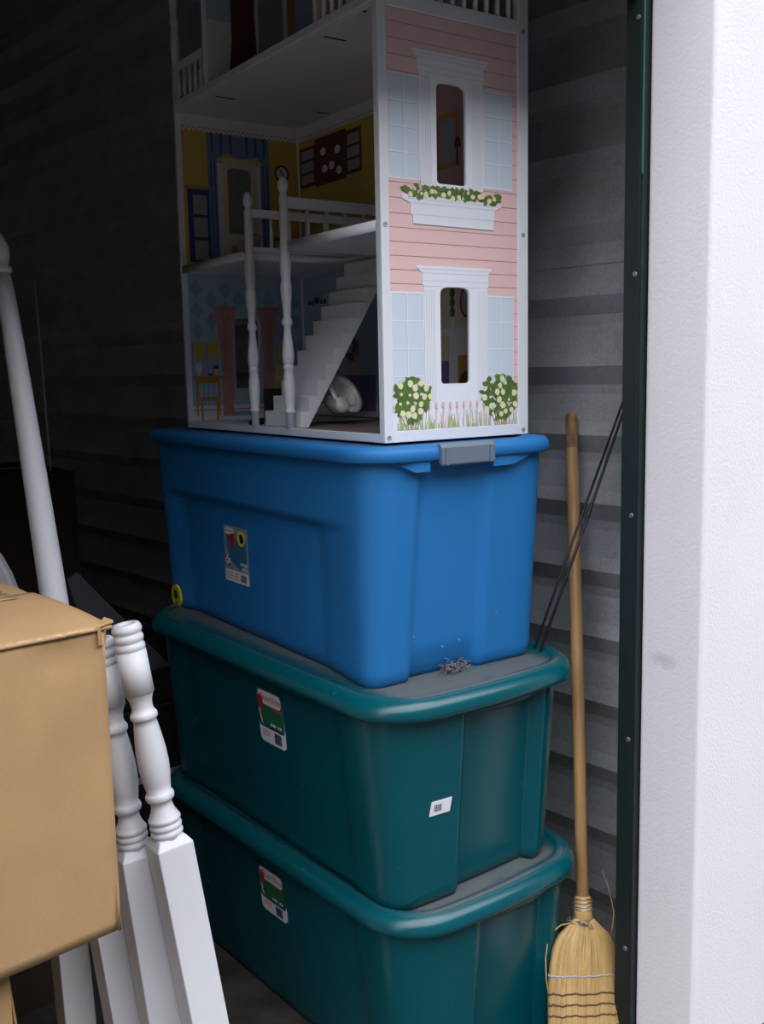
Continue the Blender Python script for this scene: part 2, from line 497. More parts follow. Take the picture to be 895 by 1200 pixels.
# --- roll-up door: curtain rolled most of the way up, its lowest slats hanging below the header
dr = bpy.data.objects.new('door_1', None); COL.objects.link(dr); struct(dr)
DOOR_Z = 1.812
for i in range(7):
    b = MB(); z0 = DOOR_Z + 0.06 + i * 0.09
    pr_ = [(0.0, z0), (0.010, z0 + 0.02), (0.010, z0 + 0.07), (0.0, z0 + 0.0895)]
    vs = [(x_, 0.978 - d_, z_) for x_ in (OPEN_L - .03, OPEN_R - .014) for d_, z_ in pr_] + [(x_, 0.980 - d_, z_) for x_ in (OPEN_L - .03, OPEN_R - .014) for d_, z_ in pr_]
    b.add(vs, [(j, j + 1, j + 5, j + 4) for j in range(3)] + [(j + 8, j + 12, j + 13, j + 9) for j in range(3)])
    b.build('door_slat', M['track_edge'], dr)
b = MB(); b.box(OPEN_L - .03, OPEN_R - .014, 0.972, 0.988, DOOR_Z, DOOR_Z + .06); b.build('bottom_bar', M['track'], dr, bevel=.003)
# unseen facing row across the drive, added tall and dark to block low sky
b = MB(); b.box(-14.0, 16.0, -5.8, -5.5, -0.02, 5.4)
struct(b.build('wall_sky_blocker', M['tan']))

# ================================================================== TOTES
def outline(hx, hy, r, bow, n_long=44, n_short=34, n_c=9):
    """rounded rectangle, counter-clockwise, short ends (y) bowed outwards.
    returns list of (x, y, nx, ny, side, t)"""
    P = []
    def seg(x0, y0, x1, y1, n, side):
        for i in range(n):
            t = i / n
            P.append([x0 + (x1 - x0) * t, y0 + (y1 - y0) * t, side, 2 * t - 1])
    def cor(cx, cy, a0, side):
        for i in range(n_c):
            a = a0 + i / n_c * math.pi / 2
            P.append([cx + r * math.cos(a), cy + r * math.sin(a), side, 0])
    seg(-hx + r, -hy, hx - r, -hy, n_short, 'near')
    cor(hx - r, -hy + r, -math.pi / 2, 'c')
    seg(hx, -hy + r, hx, hy - r, n_long, 'right')
    cor(hx - r, hy - r, 0, 'c')
    seg(hx - r, hy, -hx + r, hy, n_short, 'far')
    cor(-hx + r, hy - r, math.pi / 2, 'c')
    seg(-hx, hy - r, -hx, -hy + r, n_long, 'left')
    cor(-hx + r, -hy + r, math.pi, 'c')
    for p in P:
        w = max(0.0, 1 - (p[0] / hx) ** 2)
        p[1] += math.copysign(bow * w * min(1, (abs(p[1]) / hy) ** 6), p[1])
    out = []
    n = len(P)
    for i, p in enumerate(P):
        a = P[i - 1]; c = P[(i + 1) % n]
        dx, dy = c[0] - a[0], c[1] - a[1]
        l = math.hypot(dx, dy) or 1
        out.append((p[0], p[1], dy / l, -dx / l, p[2], p[3]))
    return out

def sstep(a, b_, x):
    t = min(1, max(0, (x - a) / (b_ - a)))
    return t * t * (3 - 2 * t)

def tote_body(bot, top, r0, r1, bow, h, inset, levels=46, foot_off=(0, 0)):
    mb = MB(); rings = []
    for j in range(levels + 1):
        k = j / levels
        hx = bot[0] + (top[0] - bot[0]) * k; hy = bot[1] + (top[1] - bot[1]) * k
        o = outline(hx, hy, r0 + (r1 - r0) * k, bow * (0.35 + 0.65 * k))
        z = h * k
        foot = 0.006 * (1 - sstep(0, 0.05, k))         # rounded foot
        sx_, sy_ = foot_off[0] * (1 - k), foot_off[1] * (1 - k)
        rings.append([(x + sx_ - nx * (inset(s, t, k) + foot), y + sy_ - ny * (inset(s, t, k) + foot), z) for x, y, nx, ny, s, t in o])
    n = len(rings[0])
    vs = [p for rg in rings for p in rg]
    fs = [(j * n + i, j * n + (i + 1) % n, (j + 1) * n + (i + 1) % n, (j + 1) * n + i) for j in range(levels) for i in range(n)]
    mb.add(vs, fs, 0, True)
    mb.f.append(list(range(n))[::-1]); mb.m.append(0); mb.sm.append(False)
    mb.f.append([levels * n + i for i in range(n)]); mb.m.append(0); mb.sm.append(False)
    return mb

def tote_lid(hx, hy, r, bow, prof, dome=0.0):
    """prof: (outward offset, z) from under the lip, over the rim, to the deck"""
    mb = MB()
    o = outline(hx, hy, r, bow)
    n = len(o); vs = []
    for off, z in prof:
        for x, y, nx, ny, s, t in o:
            vs.append((x + nx * off, y + ny * off, z))
    fs = [(j * n + i, j * n + (i + 1) % n, (j + 1) * n + (i + 1) % n, (j + 1) * n + i) for j in range(len(prof) - 1) for i in range(n)]
    mb.add(vs, fs, 0, True)
    k = (len(prof) - 1) * n
    # deck closed by concentric rings
    last = vs[k:k + n]; prev = k
    for q in (0.75, 0.45, 0.15):
        st = len(mb.v)
        mb.v += [(x * q, y * q, z + dome * (1 - q)) for x, y, z in last]
        for i in range(n):
            mb.f.append([prev + i, prev + (i + 1) % n, st + (i + 1) % n, st + i]); mb.m.append(0); mb.sm.append(True)
        prev = st
    mb.f.append([prev + i for i in range(n)]); mb.m.append(0); mb.sm.append(True)
    mb.f.append(list(range(n))[::-1]); mb.m.append(0); mb.sm.append(False)
    return mb

LIP = [(-0.022, -0.024), (-0.004, -0.026), (0.0, -0.023), (0.0, -0.011), (-0.002, -0.006), (-0.007, -0.0015), (-0.014, 0.0), (-0.026, -0.0005), (-0.032, -0.003), (-0.038, -0.0045)]

# frames of the stack
YB = R(-7.27)
YG = R(-4.3)
aB = Vector((math.sin(-YB), math.cos(YB), 0)); bB = Vector((math.cos(YB), math.sin(YB), 0))
aG = Vector((math.sin(-YG), math.cos(YG), 0)); bG = Vector((math.cos(YG), math.sin(YG), 0))
O_D = Vector((1.1052, 1.2252, 1.1175))          # dollhouse near corner
O_G = Vector((1.0898, 1.1815, 0))

# ---------------- blue tote
BX, BY = 0.118, 0.378
pB = O_D + bB * BX + aB * BY
Z_BLUE = 0.7225
blue = thing('storage_tote', 'blue plastic storage tote with grey latch, between the dollhouse and the green totes', 'storage tote', (pB.x, pB.y, Z_BLUE), YB)
HB = 0.378
def inset_blue(s, t, k):
    d = 0.0
    if s == 'left' or s == 'right':
        edge = sstep(-0.86, -0.835, t) * (1 - sstep(0.70, 0.73, t))
        taper = sstep(-0.97, -0.86, t) * (1 - sstep(0.73, 0.99, t))
        below = 1 - sstep(0.675, 0.690, k)
        d += 0.006 * edge * below + 0.009 * taper * below
    elif s in ('near', 'far'):
        w = 0.62 + 0.03 * math.sin(k * 3.0)
        cen = sstep(-w - 0.04, -w + 0.0, t) * (1 - sstep(w - 0.36, w - 0.30, t))
        d += 0.009 * cen * (1 - sstep(0.955, 0.975, k))
        d += 0.004 * sstep(-1, -0.45, t) * (1 - sstep(0.45, 1, t))
        d += 0.010 * (1 - sstep(0.0, 0.16, k)) * cen
    return d
tote_body((0.181, 0.403), (0.193, 0.442), 0.030, 0.050, 0.012, HB, inset_blue, foot_off=(-0.008, -0.020)).build('body', M['blue'], blue)
lid = tote_lid(0.2115, 0.458, 0.070, 0.012, LIP).build('lid', M['blue'], blue, loc=(0, 0, 0.395))
# stiffening skirts under the lid, to both sides of each latch
for sg in (-1, 1):
    for x0, x1 in ((-0.165, -0.090), (0.040, 0.165)):
        b = MB(); n_ = 14; vs = []
        for i in range(n_ + 1):
            x = x0 + (x1 - x0) * i / n_
            yy = 0.445 + 0.012 * (1 - (x / 0.199) ** 2)
            f_ = (i / n_ if x0 < -0.1 else 1 - i / n_)
            f_ = min(1.0, f_ * 1.6)
            vs += [(x, sg * (yy - 0.004), 0.372 - 0.022 * f_), (x, sg * (yy + 0.008 * f_), 0.375 - 0.022 * f_), (x, sg * (yy + 0.008 * f_), 0.377), (x, sg * (yy - 0.004), 0.377)]
        fs = [(4 * i + k, 4 * i + (k + 1) % 4, 4 * i + 4 + (k + 1) % 4, 4 * i + 4 + k) for i in range(n_) for k in range(4)] + [(0, 1, 2, 3), (4 * n_, 4 * n_ + 3, 4 * n_ + 2, 4 * n_ + 1)]
        b.add(vs, fs, 0, False); b.build('skirt', M['blue'], blue)
# latch clamped over the lid edge, in the middle of each short end
for sg in (-1, 1):
    b = MB()
    yb = sg * 0.464
    pr = [(0.0, 0.3975), (0.006 * sg, 0.3965), (0.011 * sg, 0.390), (0.011 * sg, 0.363), (0.007 * sg, 0.360), (0.002 * sg, 0.365), (-0.002 * sg, 0.386)]
    x0, x1 = (-0.076, 0.036)
    vs = [(x0, yb + dy, z) for dy, z in pr] + [(x1, yb + dy, z) for dy, z in pr]
    m_ = len(pr)
    b.add(vs, [tuple(range(m_)), tuple(range(2 * m_ - 1, m_ - 1, -1))] + [(i, (i + 1) % m_, (i + 1) % m_ + m_, i + m_) for i in range(m_)])
    la = b.build('latch', M['latch'], blue, bevel=0.002)
    la['label'] = 'grey plastic latch'
    for q in (x0 + 0.010, x1 - 0.010):
        b = MB(); b.box(q - 0.003, q + 0.003, *sorted((yb + sg * 0.009, yb + sg * 0.0135)), 0.362, 0.391)
        b.build('latch_rib', M['latch'], la, bevel=0.001)

def side_map_x(hx0, hx1, h, ins):
    """map (along y reversed so that text reads from outside, z) onto the left long side"""
    def mp(u, v, d):
        k = v / h
        return (-(hx0 + (hx1 - hx0) * k) + ins - d, u, v)
    return mp

# label on the long side of the blue tote (u runs along y, larger y = left in view)
mpB = side_map_x(0.189, 0.193, HB, 0.0145)
uc = 0.443 - BY; z0, z1 = 0.821 - Z_BLUE, 0.934 - Z_BLUE; hw = 0.051
def lab_u(f): return uc + hw - 2 * hw * f                     # f 0 = left edge in view, 1 = right edge
def lab_v(f): return z0 + (z1 - z0) * f
def lp(pts): return [(lab_u(x), lab_v(y)) for x, y in pts]
def ell(cx, cy, rx, ry, n=20, a0=0): return [(cx + rx * math.cos(2 * math.pi * i / n + a0), cy + ry * math.sin(2 * math.pi * i / n + a0)) for i in range(n)]
def rrect(x0, x1, y0, y1, rx, ry, n=5):
    p = []
    for cx, cy, a in ((x1 - rx, y1 - ry, 0), (x0 + rx, y1 - ry, 90), (x0 + rx, y0 + ry, 180), (x1 - rx, y0 + ry, 270)):
        for i in range(n):
            t = R(a + 90 * i / (n - 1)); p.append((cx + rx * math.cos(t), cy + ry * math.sin(t)))
    return p
b = MB(); b.poly(lp(rrect(0, 1, 0, 1, .04, .03)), mpB, 0.0010, 0.0)
stk = b.build('label_sticker', M['st_grey'], blue)
stk['label'] = 'printed product label'
b = MB()
b.poly(lp([(.10, .83), (.96, .78), (.96, .42), (.66, .24), (.24, .40), (.13, .62)]), mpB, 0.0012, 0.0, 1)      # picture of a tote
b.poly(lp(rrect(0.0, 1.0, 0.0, .21, .03, .02)), mpB, 0.0013, 0.0, 0)                                             # white foot
b.poly(lp(rrect(.04, .44, .85, .97, .09, .055)), mpB, 0.0014, 0.0, 0)                                            # brand oval
b.poly(lp([(.27, .86), (.47, .88), (.47, .70), (.44, .62), (.36, .62), (.30, .70), (.24, .74)]), mpB, 0.0016, 0.0, 2)   # red mark
b.poly(lp(ell(.76, .82, .17, .14)), mpB, 0.0014, 0.0, 3)
b.poly(lp([(.68, .88), (.80, .90), (.87, .80), (.82, .73), (.70, .74)]), mpB, 0.0016, 0.0, 4)
b.poly(lp(ell(.12, .37, .10, .085, 10)), mpB, 0.0014, 0.0, 0)
for fx, fy in ((.12, .37), (.07, .31), (.18, .43), (.17, .30)):
    b.poly(lp(ell(fx, fy, .030, .024, 5)), mpB, 0.0016, 0.0, 4)
b.poly(lp([(.0, .46), (.07, .46), (.10, .40), (.0, .42)]), mpB, 0.0015, 0.0, 2)
for q in range(9):
    b.rect(lab_u(.68 + q * .027), lab_u(.68 + q * .027 + .014), lab_v(.04), lab_v(.17), mpB, 0.0016, 0.0, 4)
for q in range(3):
    b.rect(lab_u(.06), lab_u(.34), lab_v(.045 + q * .05), lab_v(.072 + q * .05), mpB, 0.0016, 0.0, 5)
for q in range(3):
    b.rect(lab_u(.42), lab_u(.58), lab_v(.045 + q * .05), lab_v(.065 + q * .05), mpB, 0.0016, 0.0, 6)
text_into(b, 'Rubbermaid', mpB, lab_u(.24), lab_v(.885), 0.010, 0.0017, 2, -1, 0.034)
for fx, fy in ((.68, .33), (.76, .34), (.84, .33), (.91, .33), (.74, .25), (.82, .25), (.90, .25)):
    b.rect(lab_u(fx), lab_u(fx + .05), lab_v(fy), lab_v(fy + .05), mpB, 0.0016, 0.0, 7)
b.build('label_print', [M['st_white'], M['st_teal'], M['st_red'], M['st_yellow'], M['st_black'], M['st_pink'], M['st_grey'], M['st_pale']], stk)
# round yellow sticker low by the far corner
mpY = side_map_x(0.186, 0.197, HB, -0.0040)
yc, zc = 0.722 - BY, 0.748 - Z_BLUE
b = MB(); b.poly(ell(yc, zc, .024, .026, 24), mpY, 0.0010, -0.004)
ys = b.build('round_sticker', M['st_yellow'], blue)
b = MB(); b.poly([(yc - .008, zc + .012), (yc + .008, zc + .014), (yc + .010, zc + .000), (yc + .004, zc - .008), (yc - .008, zc - .004)], mpY, 0.0012, 0.0, 0)
b.poly(ell(yc, zc - .017, .006, .005, 8), mpY, 0.0012, 0.0, 1)
b.build('sticker_print', [M['st_black'], M['st_red']], ys)

# ---------------- green totes
GX, GY = 0.136, 0.322
def inset_green(s, t, k):
    d = 0.0
    if s in ('near', 'far'):
        cen = sstep(-0.37, -0.35, t) * (1 - sstep(0.90, 0.93, t)) if s == 'near' else sstep(-0.93, -0.90, t) * (1 - sstep(0.35, 0.37, t))
        d += 0.020 * cen * (1 - sstep(0.93, 0.97, k))
    elif s in ('left', 'right'):
        d += 0.006 * sstep(-0.90, -0.84, t) * (1 - sstep(0.78, 0.90, t)) * (1 - sstep(0.90, 0.94, k))
    return d
def green_tote(z, hb, label, lz, cen, yaw, hl):
    t = thing('storage_tote', label, 'storage tote', (cen[0], cen[1], z), yaw, 'green totes of the stack')
    tote_body((0.186, 0.397), (0.214, 0.412), 0.048, 0.075, 0.024, hb, inset_green).build('body', M['green'], t)
    prof = [(-0.022, -0.033), (-0.004, -0.035), (0.0, -0.032), (0.001, -0.024), (-0.001, -0.015), (-0.006, -0.008), (-0.013, -0.003), (-0.019, -0.0005), (-0.024, 0.0), (-0.030, -0.0015), (-0.037, -0.0055), (-0.044, -0.0075), (-0.060, -0.0080)]
    tote_lid(hl[0], hl[1], 0.095, 0.020, prof).build('lid', M['green'], t, loc=(0, 0, hb + 0.019))
    # moulded grip under the lip of each short end
    for sg in (-1, 1):
        b = MB(); pts = []
        for i in range(17):
            x = (-0.050 + 0.175 * i / 16) * (-sg)
            e = abs(i - 8) / 8
            pts.append((x, sg * (0.413 + 0.014 * (1 - e ** 4)), hb - 0.020 - 0.008 * (1 - e ** 3)))
        b.tube(pts, 0.010, 8)
        b.build('grip', M['green'], t)
    # label
    mp = side_map_x(0.186, 0.214, hb, 0.0055)
    uc = lz[0] - GY; v0, v1 = lz[1] - z, lz[2] - z; hw = 0.0445
    U = lambda f: uc + hw - 2 * hw * f
    V = lambda f: v0 + (v1 - v0) * f
    L_ = lambda pts: [(U(x), V(y)) for x, y in pts]
    b = MB(); b.poly(L_(rrect(0, 1, 0, 1, .12, .10)), mp, 0.0010, 0.0)
    s_ = b.build('label_sticker', M['st_white'], t)
    s_['label'] = 'printed product label'
    b = MB()
    b.poly(L_(rrect(.0, 1.0, .27, 1.0, .10, .08)), mp, 0.0012, 0.0, 1)
    b.poly(L_(rrect(.03, .97, .30, .97, .09, .07)), mp, 0.0014, 0.0, 2)
    b.poly(L_([(.05, .84), (.30, .78), (.96, .66), (.95, .62), (.30, .72), (.05, .76)]), mp, 0.0015, 0.0, 3)
    b.poly(L_(rrect(.05, .95, .70, .94, .10, .09)), mp, 0.0016, 0.0, 0)
    b.poly(L_([(.02, .84), (.20, .86), (.24, .74), (.20, .58), (.12, .58), (.08, .70), (.02, .76)]), mp, 0.0020, 0.0, 3)
    b.poly(L_([(.05, .58), (.08, .58), (.15, .34), (.11, .36)]), mp, 0.0016, 0.0, 0)
    for q in range(10):
        b.rect(U(.58 + q * .027), U(.58 + q * .027 + .013), V(.05), V(.24), mp, 0.0016, 0.0, 1)
    for q in range(3):
        b.rect(U(.10), U(.42), V(.13 + q * .04), V(.15 + q * .04), mp, 0.0016, 0.0, 4)
    text_into(b, 'Sterilite', mp, U(.56), V(.765), 0.020, 0.0022, 3, -1, 0.070)
    for fx in (.48, .56, .62, .76, .84):
        b.rect(U(fx), U(fx + .05), V(.345), V(.39), mp, 0.0016, 0.0, 0)
    b.build('label_print', [M['st_white'], M['st_navy'], M['st_green'], M['st_red'], M['st_pink']], s_)
    return t
g1 = green_tote(0.359, 0.352, 'dark green plastic tote directly under the blue tote, with a white price sticker', (0.264, 0.555, 0.664), (1.2365, 1.512), R(-4.6), (0.2355, 0.440))
g2 = green_tote(0.0, 0.346, 'dark green plastic tote on the floor at the bottom of the stack', (0.315, 0.196, 0.294), (1.249, 1.505), R(-3.4), (0.231, 0.433))
# small white price sticker on the short end of the upper green tote
def mpS(u, v, d):
    k = v / 0.352
    w = 1 - (u / 0.20) ** 2
    return (u, -(0.397 + 0.015 * k) - 0.024 * (0.35 + 0.65 * k) * w - d, v)
cx_, cz_ = 0.034 - GX, 0.532 - 0.359
b = MB(); b.poly([(cx_ - .021, cz_ - .012), (cx_ + .019, cz_ - .012), (cx_ + .023, cz_ + .012), (cx_ - .017, cz_ + .012)], mpS, 0.0016, -0.003)
s_ = b.build('price_sticker', M['st_white'], g1)
b = MB()
for q in range(5):
    b.rect(cx_ - .012 + q * .003, cx_ - .0105 + q * .003, cz_ - .006, cz_ + .006, mpS, 0.0019, 0.001)
b.build('barcode', M['st_navy'], s_)

# ================================================================== DOLLHOUSE
DW, DD = 0.786, 0.3156
F2, F3 = 0.340, 0.681
dh = thing('dollhouse', 'tall white wooden dollhouse with pink clapboard end wall, on the blue tote', 'dollhouse', O_D, YB)
WH = M['white_board']
rnd = random.Random(5)
mpE = lambda u, v, d: (u, d, v)                        # near end wall: faces -y
WIN_UP = arch(0.115, 0.178, 0.421, 0.581, 0.012, 0.006)
WIN_LO = arch(0.119, 0.183, 0.094, 0.255, 0.012, 0.006)
CUT_UP = arch(0.1138, 0.1792, 0.4198, 0.5822, 0.012, 0.006)
CUT_LO = arch(0.1178, 0.1842, 0.0928, 0.2562, 0.012, 0.006)
# --- near end wall: white frame, pink printed panel, two arched openings
ew = plate('end_wall', [(0.010, 0.010), (0.300, 0.010), (0.300, 0.69), (0.010, 0.69)], [CUT_UP, CUT_LO], mpE, 0.0035, 0.0095, M['mauve'], dh)
def hbox(name, x0, x1, y0, y1, z0, z1, parent, bev=0.0012, m_=WH):
    q = MB(); q.box(x0, x1, y0, y1, z0, z1); return q.build(name, m_, parent, bevel=bev)
hbox('stile', 0.0, 0.017, 0.0, 0.015, 0.0, 0.775, ew)
hbox('stile', 0.2925, DD, 0.0, 0.015, 0.0, 0.775, ew)
hbox('rail', 0.0172, 0.2923, 0.0, 0.014, 0.0, 0.019, ew)
hbox('rail', 0.0172, 0.2923, 0.0, 0.014, 0.681, 0.704, ew)
for x, z in ((0.0085, 0.0085), (0.0085, 0.349), (0.304, 0.008), (0.304, 0.349), (0.304, 0.688)):
    q = MB(); q.lathe([(0.0042, 0), (0.0042, 0.0006), (0.0026, 0.0006), (0.0022, 0.0002), (0.0008, 0.0002)], 16)
    q.build('screw', M['screw'], ew, loc=(x, 0.0, z), rot=(R(90), 0, 0))
# printed siding boards
SP = 0.0232
k = 0
z = 0.019
edges = [0.0195]
zz = 0.258 - 10 * SP * 0.965
bounds = []
q = 0.036
while q < 0.681:
    bounds.append(q); q += 0.0222 if q < 0.36 else 0.0243
bounds.append(0.681)
prev = 0.0195
for e in bounds:
    zm = (prev + e) / 2
    segs = [(0.0172, 0.2923)]
    if 0.41 < zm < 0.61 or 0.05 < zm < 0.275:
        segs = [(0.0172, 0.105), (0.192, 0.2923)]
    for x0, x1 in segs:
        q = MB(); q.rect(x0, x1, prev, e - 0.0011, mpE, 0.0028, 0.0036); q.build('siding_board', M['pink'], ew)
    prev = e
# shutters: white frame, eight pale panes each
def shutter(x0, x1, z0, z1):
    q = MB(); q.rect(x0, x1, z0, z1, mpE, 0.0022, 0.0036)
    s_ = q.build('shutter', M['cas'], ew)
    w = (x1 - x0 - 0.0085) / 2; hh = (z1 - z0 - 0.0145) / 4
    for i in range(2):
        for j in range(4):
            q = MB()
            a0 = x0 + 0.003 + i * (w + 0.0025); c0 = z0 + 0.004 + j * (hh + 0.0025)
            q.rect(a0, a0 + w, c0, c0 + hh, mpE, 0.0019, 0.0024, 0)
            q.rect(a0, a0 + w, c0 + hh - 0.0009, c0 + hh, mpE, 0.0017, 0.0020, 1)
            q.rect(a0 + w - 0.0006, a0 + w, c0, c0 + hh, mpE, 0.0017, 0.0020, 1)
            q.build('printed_pane', [M['pane'], M['pane_line']], ew)
shutter(0.0172, 0.082, 0.422, 0.584); shutter(0.215, 0.280, 0.421, 0.581)
shutter(0.0172, 0.085, 0.060, 0.245); shutter(0.219, 0.283, 0.060, 0.243)
# window surrounds
def casing(x0, x1, z0, zt, hole, cx0, cx1):
    plate('window_casing', [(x0, z0), (x1, z0), (x1, zt - 0.034), (x1 + 0.003, zt - 0.030), (x1 + 0.003, zt - 0.012), (cx1 - 0.006, zt - 0.008), (cx1, zt - 0.003), (cx1, zt), (cx0, zt), (cx0, zt - 0.003), (cx0 + 0.006, zt - 0.008), (x0 - 0.003, zt - 0.012), (x0 - 0.003, zt - 0.030), (x0, zt - 0.034)], [hole], mpE, 0.0014, 0.0100, M['cas'], ew)
    q = MB()
    for zc_, i0, i1 in ((zt - 0.005, cx0 + 0.003, cx1 - 0.003), (zt - 0.0115, x0 - 0.003, x1 + 0.003), (zt - 0.024, x0 - 0.003, x1 + 0.003), (zt - 0.033, x0 - 0.001, x1 + 0.001)):
        q.rect(i0, i1, zc_ - 0.0005, zc_ + 0.0005, mpE, 0.0011, 0.0016)
    for xx in [x0 + 0.004 + 0.0035 * i for i in range(6)] + [x1 - 0.004 - 0.0035 * i for i in range(6)]:
        q.rect(xx - 0.0004, xx + 0.0004, z0 + 0.004, zt - 0.038, mpE, 0.0011, 0.0016)
    q.build('casing_lines', M['cas2'], ew)
casing(0.0815, 0.2135, 0.415, 0.626, WIN_UP, 0.067, 0.227)
casing(0.0855, 0.2215, 0.060, 0.288, WIN_LO, 0.071, 0.232)
# flower box under the upper window
q = MB(); q.poly([(0.044, 0.399), (0.254, 0.397), (0.254, 0.392), (0.239, 0.386), (0.239, 0.369), (0.236, 0.366), (0.236, 0.353), (0.065, 0.354), (0.065, 0.366), (0.060, 0.369), (0.060, 0.386), (0.044, 0.393)], mpE, 0.0010, 0.0036)
q.build('flower_box', M['cas'], ew)
q = MB(); q.rect(0.060, 0.239, 0.3855, 0.3868, mpE, 0.0008, 0.0012); q.rect(0.062, 0.238, 0.368, 0.3692, mpE, 0.0008, 0.0012); q.rect(0.048, 0.250, 0.3925, 0.3935, mpE, 0.0008, 0.0012)
q.build('flower_box_lines', M['cas2'], ew)
def blob(cx, cz, r, n=9, jag=0.35):
    return [(cx + r * (1 + jag * (rnd.random() - 0.5)) * math.cos(2 * math.pi * i / n), cz + r * (1 + jag * (rnd.random() - 0.5)) * math.sin(2 * math.pi * i / n)) for i in range(n)]
def leafp(cx, cz, l, w, a):
    c, s_ = math.cos(a), math.sin(a)
    return [(cx + c * u - s_ * v, cz + s_ * u + c * v) for u, v in ((-l, 0), (-l * .3, -w), (l * .4, -w * .8), (l, 0), (l * .4, w * .8), (-l * .3, w))]
q = MB()
for i in range(64):
    u = 0.046 + 0.206 * (i + 0.5) / 64
    zc_ = 0.405 + rnd.uniform(-0.009, 0.009)
    q.poly(leafp(u, zc_, rnd.uniform(.005, .008), rnd.uniform(.003, .0045), rnd.uniform(0, 6.3)), mpE, 0.0006 - 1e-6 * i, 0.0012, rnd.choice((0, 0, 1)))
q.build('flower_box_leaves', [M['leaf'], M['leaf2']], ew, kind='stuff')
q = MB()
for i in range(17):
    u = 0.055 + 0.19 * (i + rnd.random() * .6) / 17
    q.poly(blob(u, 0.405 + rnd.uniform(-.006, .006), rnd.choice((0.0026, 0.0045, 0.005))), mpE, 0.0003 - 1e-6 * i, 0.0010)
q.build('flower_box_blooms', M['flower'], ew, kind='stuff')
# picket fence and grass along the foot
q = MB(); q.rect(0.0172, 0.2923, 0.0195, 0.048, mpE, 0.0013, 0.0036, 0)
u = 0.020
while u < 0.288:
    q.poly([(u, 0.03), (u + 0.0095, 0.03), (u + 0.0095, 0.068), (u + 0.00475, 0.078), (u, 0.068)], mpE, 0.0011, 0.0034, 0)
    q.rect(u + 0.0105, u + 0.0145, 0.054, 0.064, mpE, 0.0010, 0.0034, 1)
    q.rect(u + 0.0105, u + 0.0135, 0.021, 0.049, mpE, 0.0010, 0.0034, 1)
    u += 0.0150
q.build('picket_fence', [M['cas'], M['rose']], ew)
q = MB()
for i in range(110):
    u = rnd.uniform(0.019, 0.290); l = rnd.uniform(0.008, 0.030); a = rnd.uniform(-.004, .004)
    q.poly([(u - .0009, 0.0195), (u + .0009, 0.0195), (u + a + .0003, 0.0195 + l), (u + a - .0003, 0.0195 + l)], mpE, 0.0007 - 2e-6 * i, 0.0012, 0 if rnd.random() < .8 else 1)
q.build('printed_grass', [M['blade'], M['rose']], ew, kind='stuff')
def bush(cx, cz, rx, rz, x0, x1):
    q = MB()
    for i in range(6):
        a = cx + (i - 2.5) * 0.004; w_ = (i - 2.5) * 0.006
        q.poly([(a - .0008, 0.0195), (a + .0008, 0.0195), (cx + w_ * 2 + .0008, cz - rz * .3), (cx + w_ * 2 - .0008, cz - rz * .3)], mpE, 0.0006 - 1e-6 * i, 0.0014, 0)
    q.build('bush_stem', M['stem'], ew)
    q = MB()
    n = 0
    while n < 150:
        u = rnd.uniform(-1, 1); v = rnd.uniform(-1, 1)
        if u * u + v * v > 1: continue
        X = cx + u * rx * (0.75 + 0.25 * max(0, v + .5)); Z = cz + v * rz
        if X < x0 + .006 or X > x1 - .006: continue
        q.poly(leafp(X, Z, rnd.uniform(.0055, .008), rnd.uniform(.003, .0048), rnd.uniform(0, 6.3)), mpE, 0.0005 - 1e-6 * n, 0.0012, 0 if rnd.random() < .7 else 1)
        n += 1
    q.build('bush_leaves', [M['leaf'], M['leaf2']], ew, kind='stuff')
    q = MB(); n = 0; done = []
    for tr_ in range(400):
        u = rnd.uniform(-1, 1); v = rnd.uniform(-1, 1)
        if u * u + v * v > .95: continue
        X = cx + u * rx * .92; Z = cz + v * rz * .9
        if X < x0 + .006 or X > x1 - .006: continue
        if any((X - a) ** 2 + (Z - c) ** 2 < 0.0115 ** 2 for a, c in done): continue
        done.append((X, Z))
        q.poly(blob(X, Z, rnd.choice((.0028, .0048, .0056, .006))), mpE, 0.0002 - 1e-6 * n, 0.0010); n += 1
        if n > 17: break
    q.build('bush_blooms', M['flower'], ew, kind='stuff')
bush(0.056, 0.070, 0.044, 0.037, 0.0172, 0.2923)
bush(0.250, 0.068, 0.046, 0.038, 0.0172, 0.2923)

# --- far end wall: white board with two openings; printed rooms on its inner face
Y1 = DW - 0.012
mpF = lambda u, v, d: (u, Y1 - d, v)
W2U = arch(0.119, 0.183, 0.434, 0.578, 0.010, 0.004)
W2L = arch(0.122, 0.187, 0.084, 0.245, 0.010, 0.005)
fw = plate('end_wall', [(0, 0), (DD, 0), (DD, 0.775), (0, 0.775)], [W2U, W2L], mpF, 0.0, -0.012, WH, dh)
fw['label'] = 'far end wall with printed rooms on its inner face'
def wallp(name, z0, z1, hole, m_):
    return plate(name, [(0.012, z0), (0.302, z0), (0.302, z1), (0.012, z1)], [hole], mpF, 0.0008, -0.0005, m_, fw)
wallp('yellow_wallpaper', F2 + 0.018, 0.655, W2U, M['yellow'])
wallp('blue_wallpaper', 0.045, F2, W2L, M['lblue'])
q = MB(); q.rect(0.012, 0.302, 0.655, F3, mpF, 0.0010, 0, 0)
n = 0
while n < 24:
    u = 0.012 + 0.29 * (n + .5) / 24
    q.poly([(u - .006, .656), (u + .006, .656), (u + .004, .650), (u, .648), (u - .004, .650)], mpF, 0.0011, 0, 0)
    q.poly([(u - .004, .6575), (u + .004, .6575), (u + .002, .6545), (u - .002, .6545)], mpF, 0.0013, 0, 1); n += 1
q.build('scalloped_border', [M['ivory'], M['greyprint']], fw)
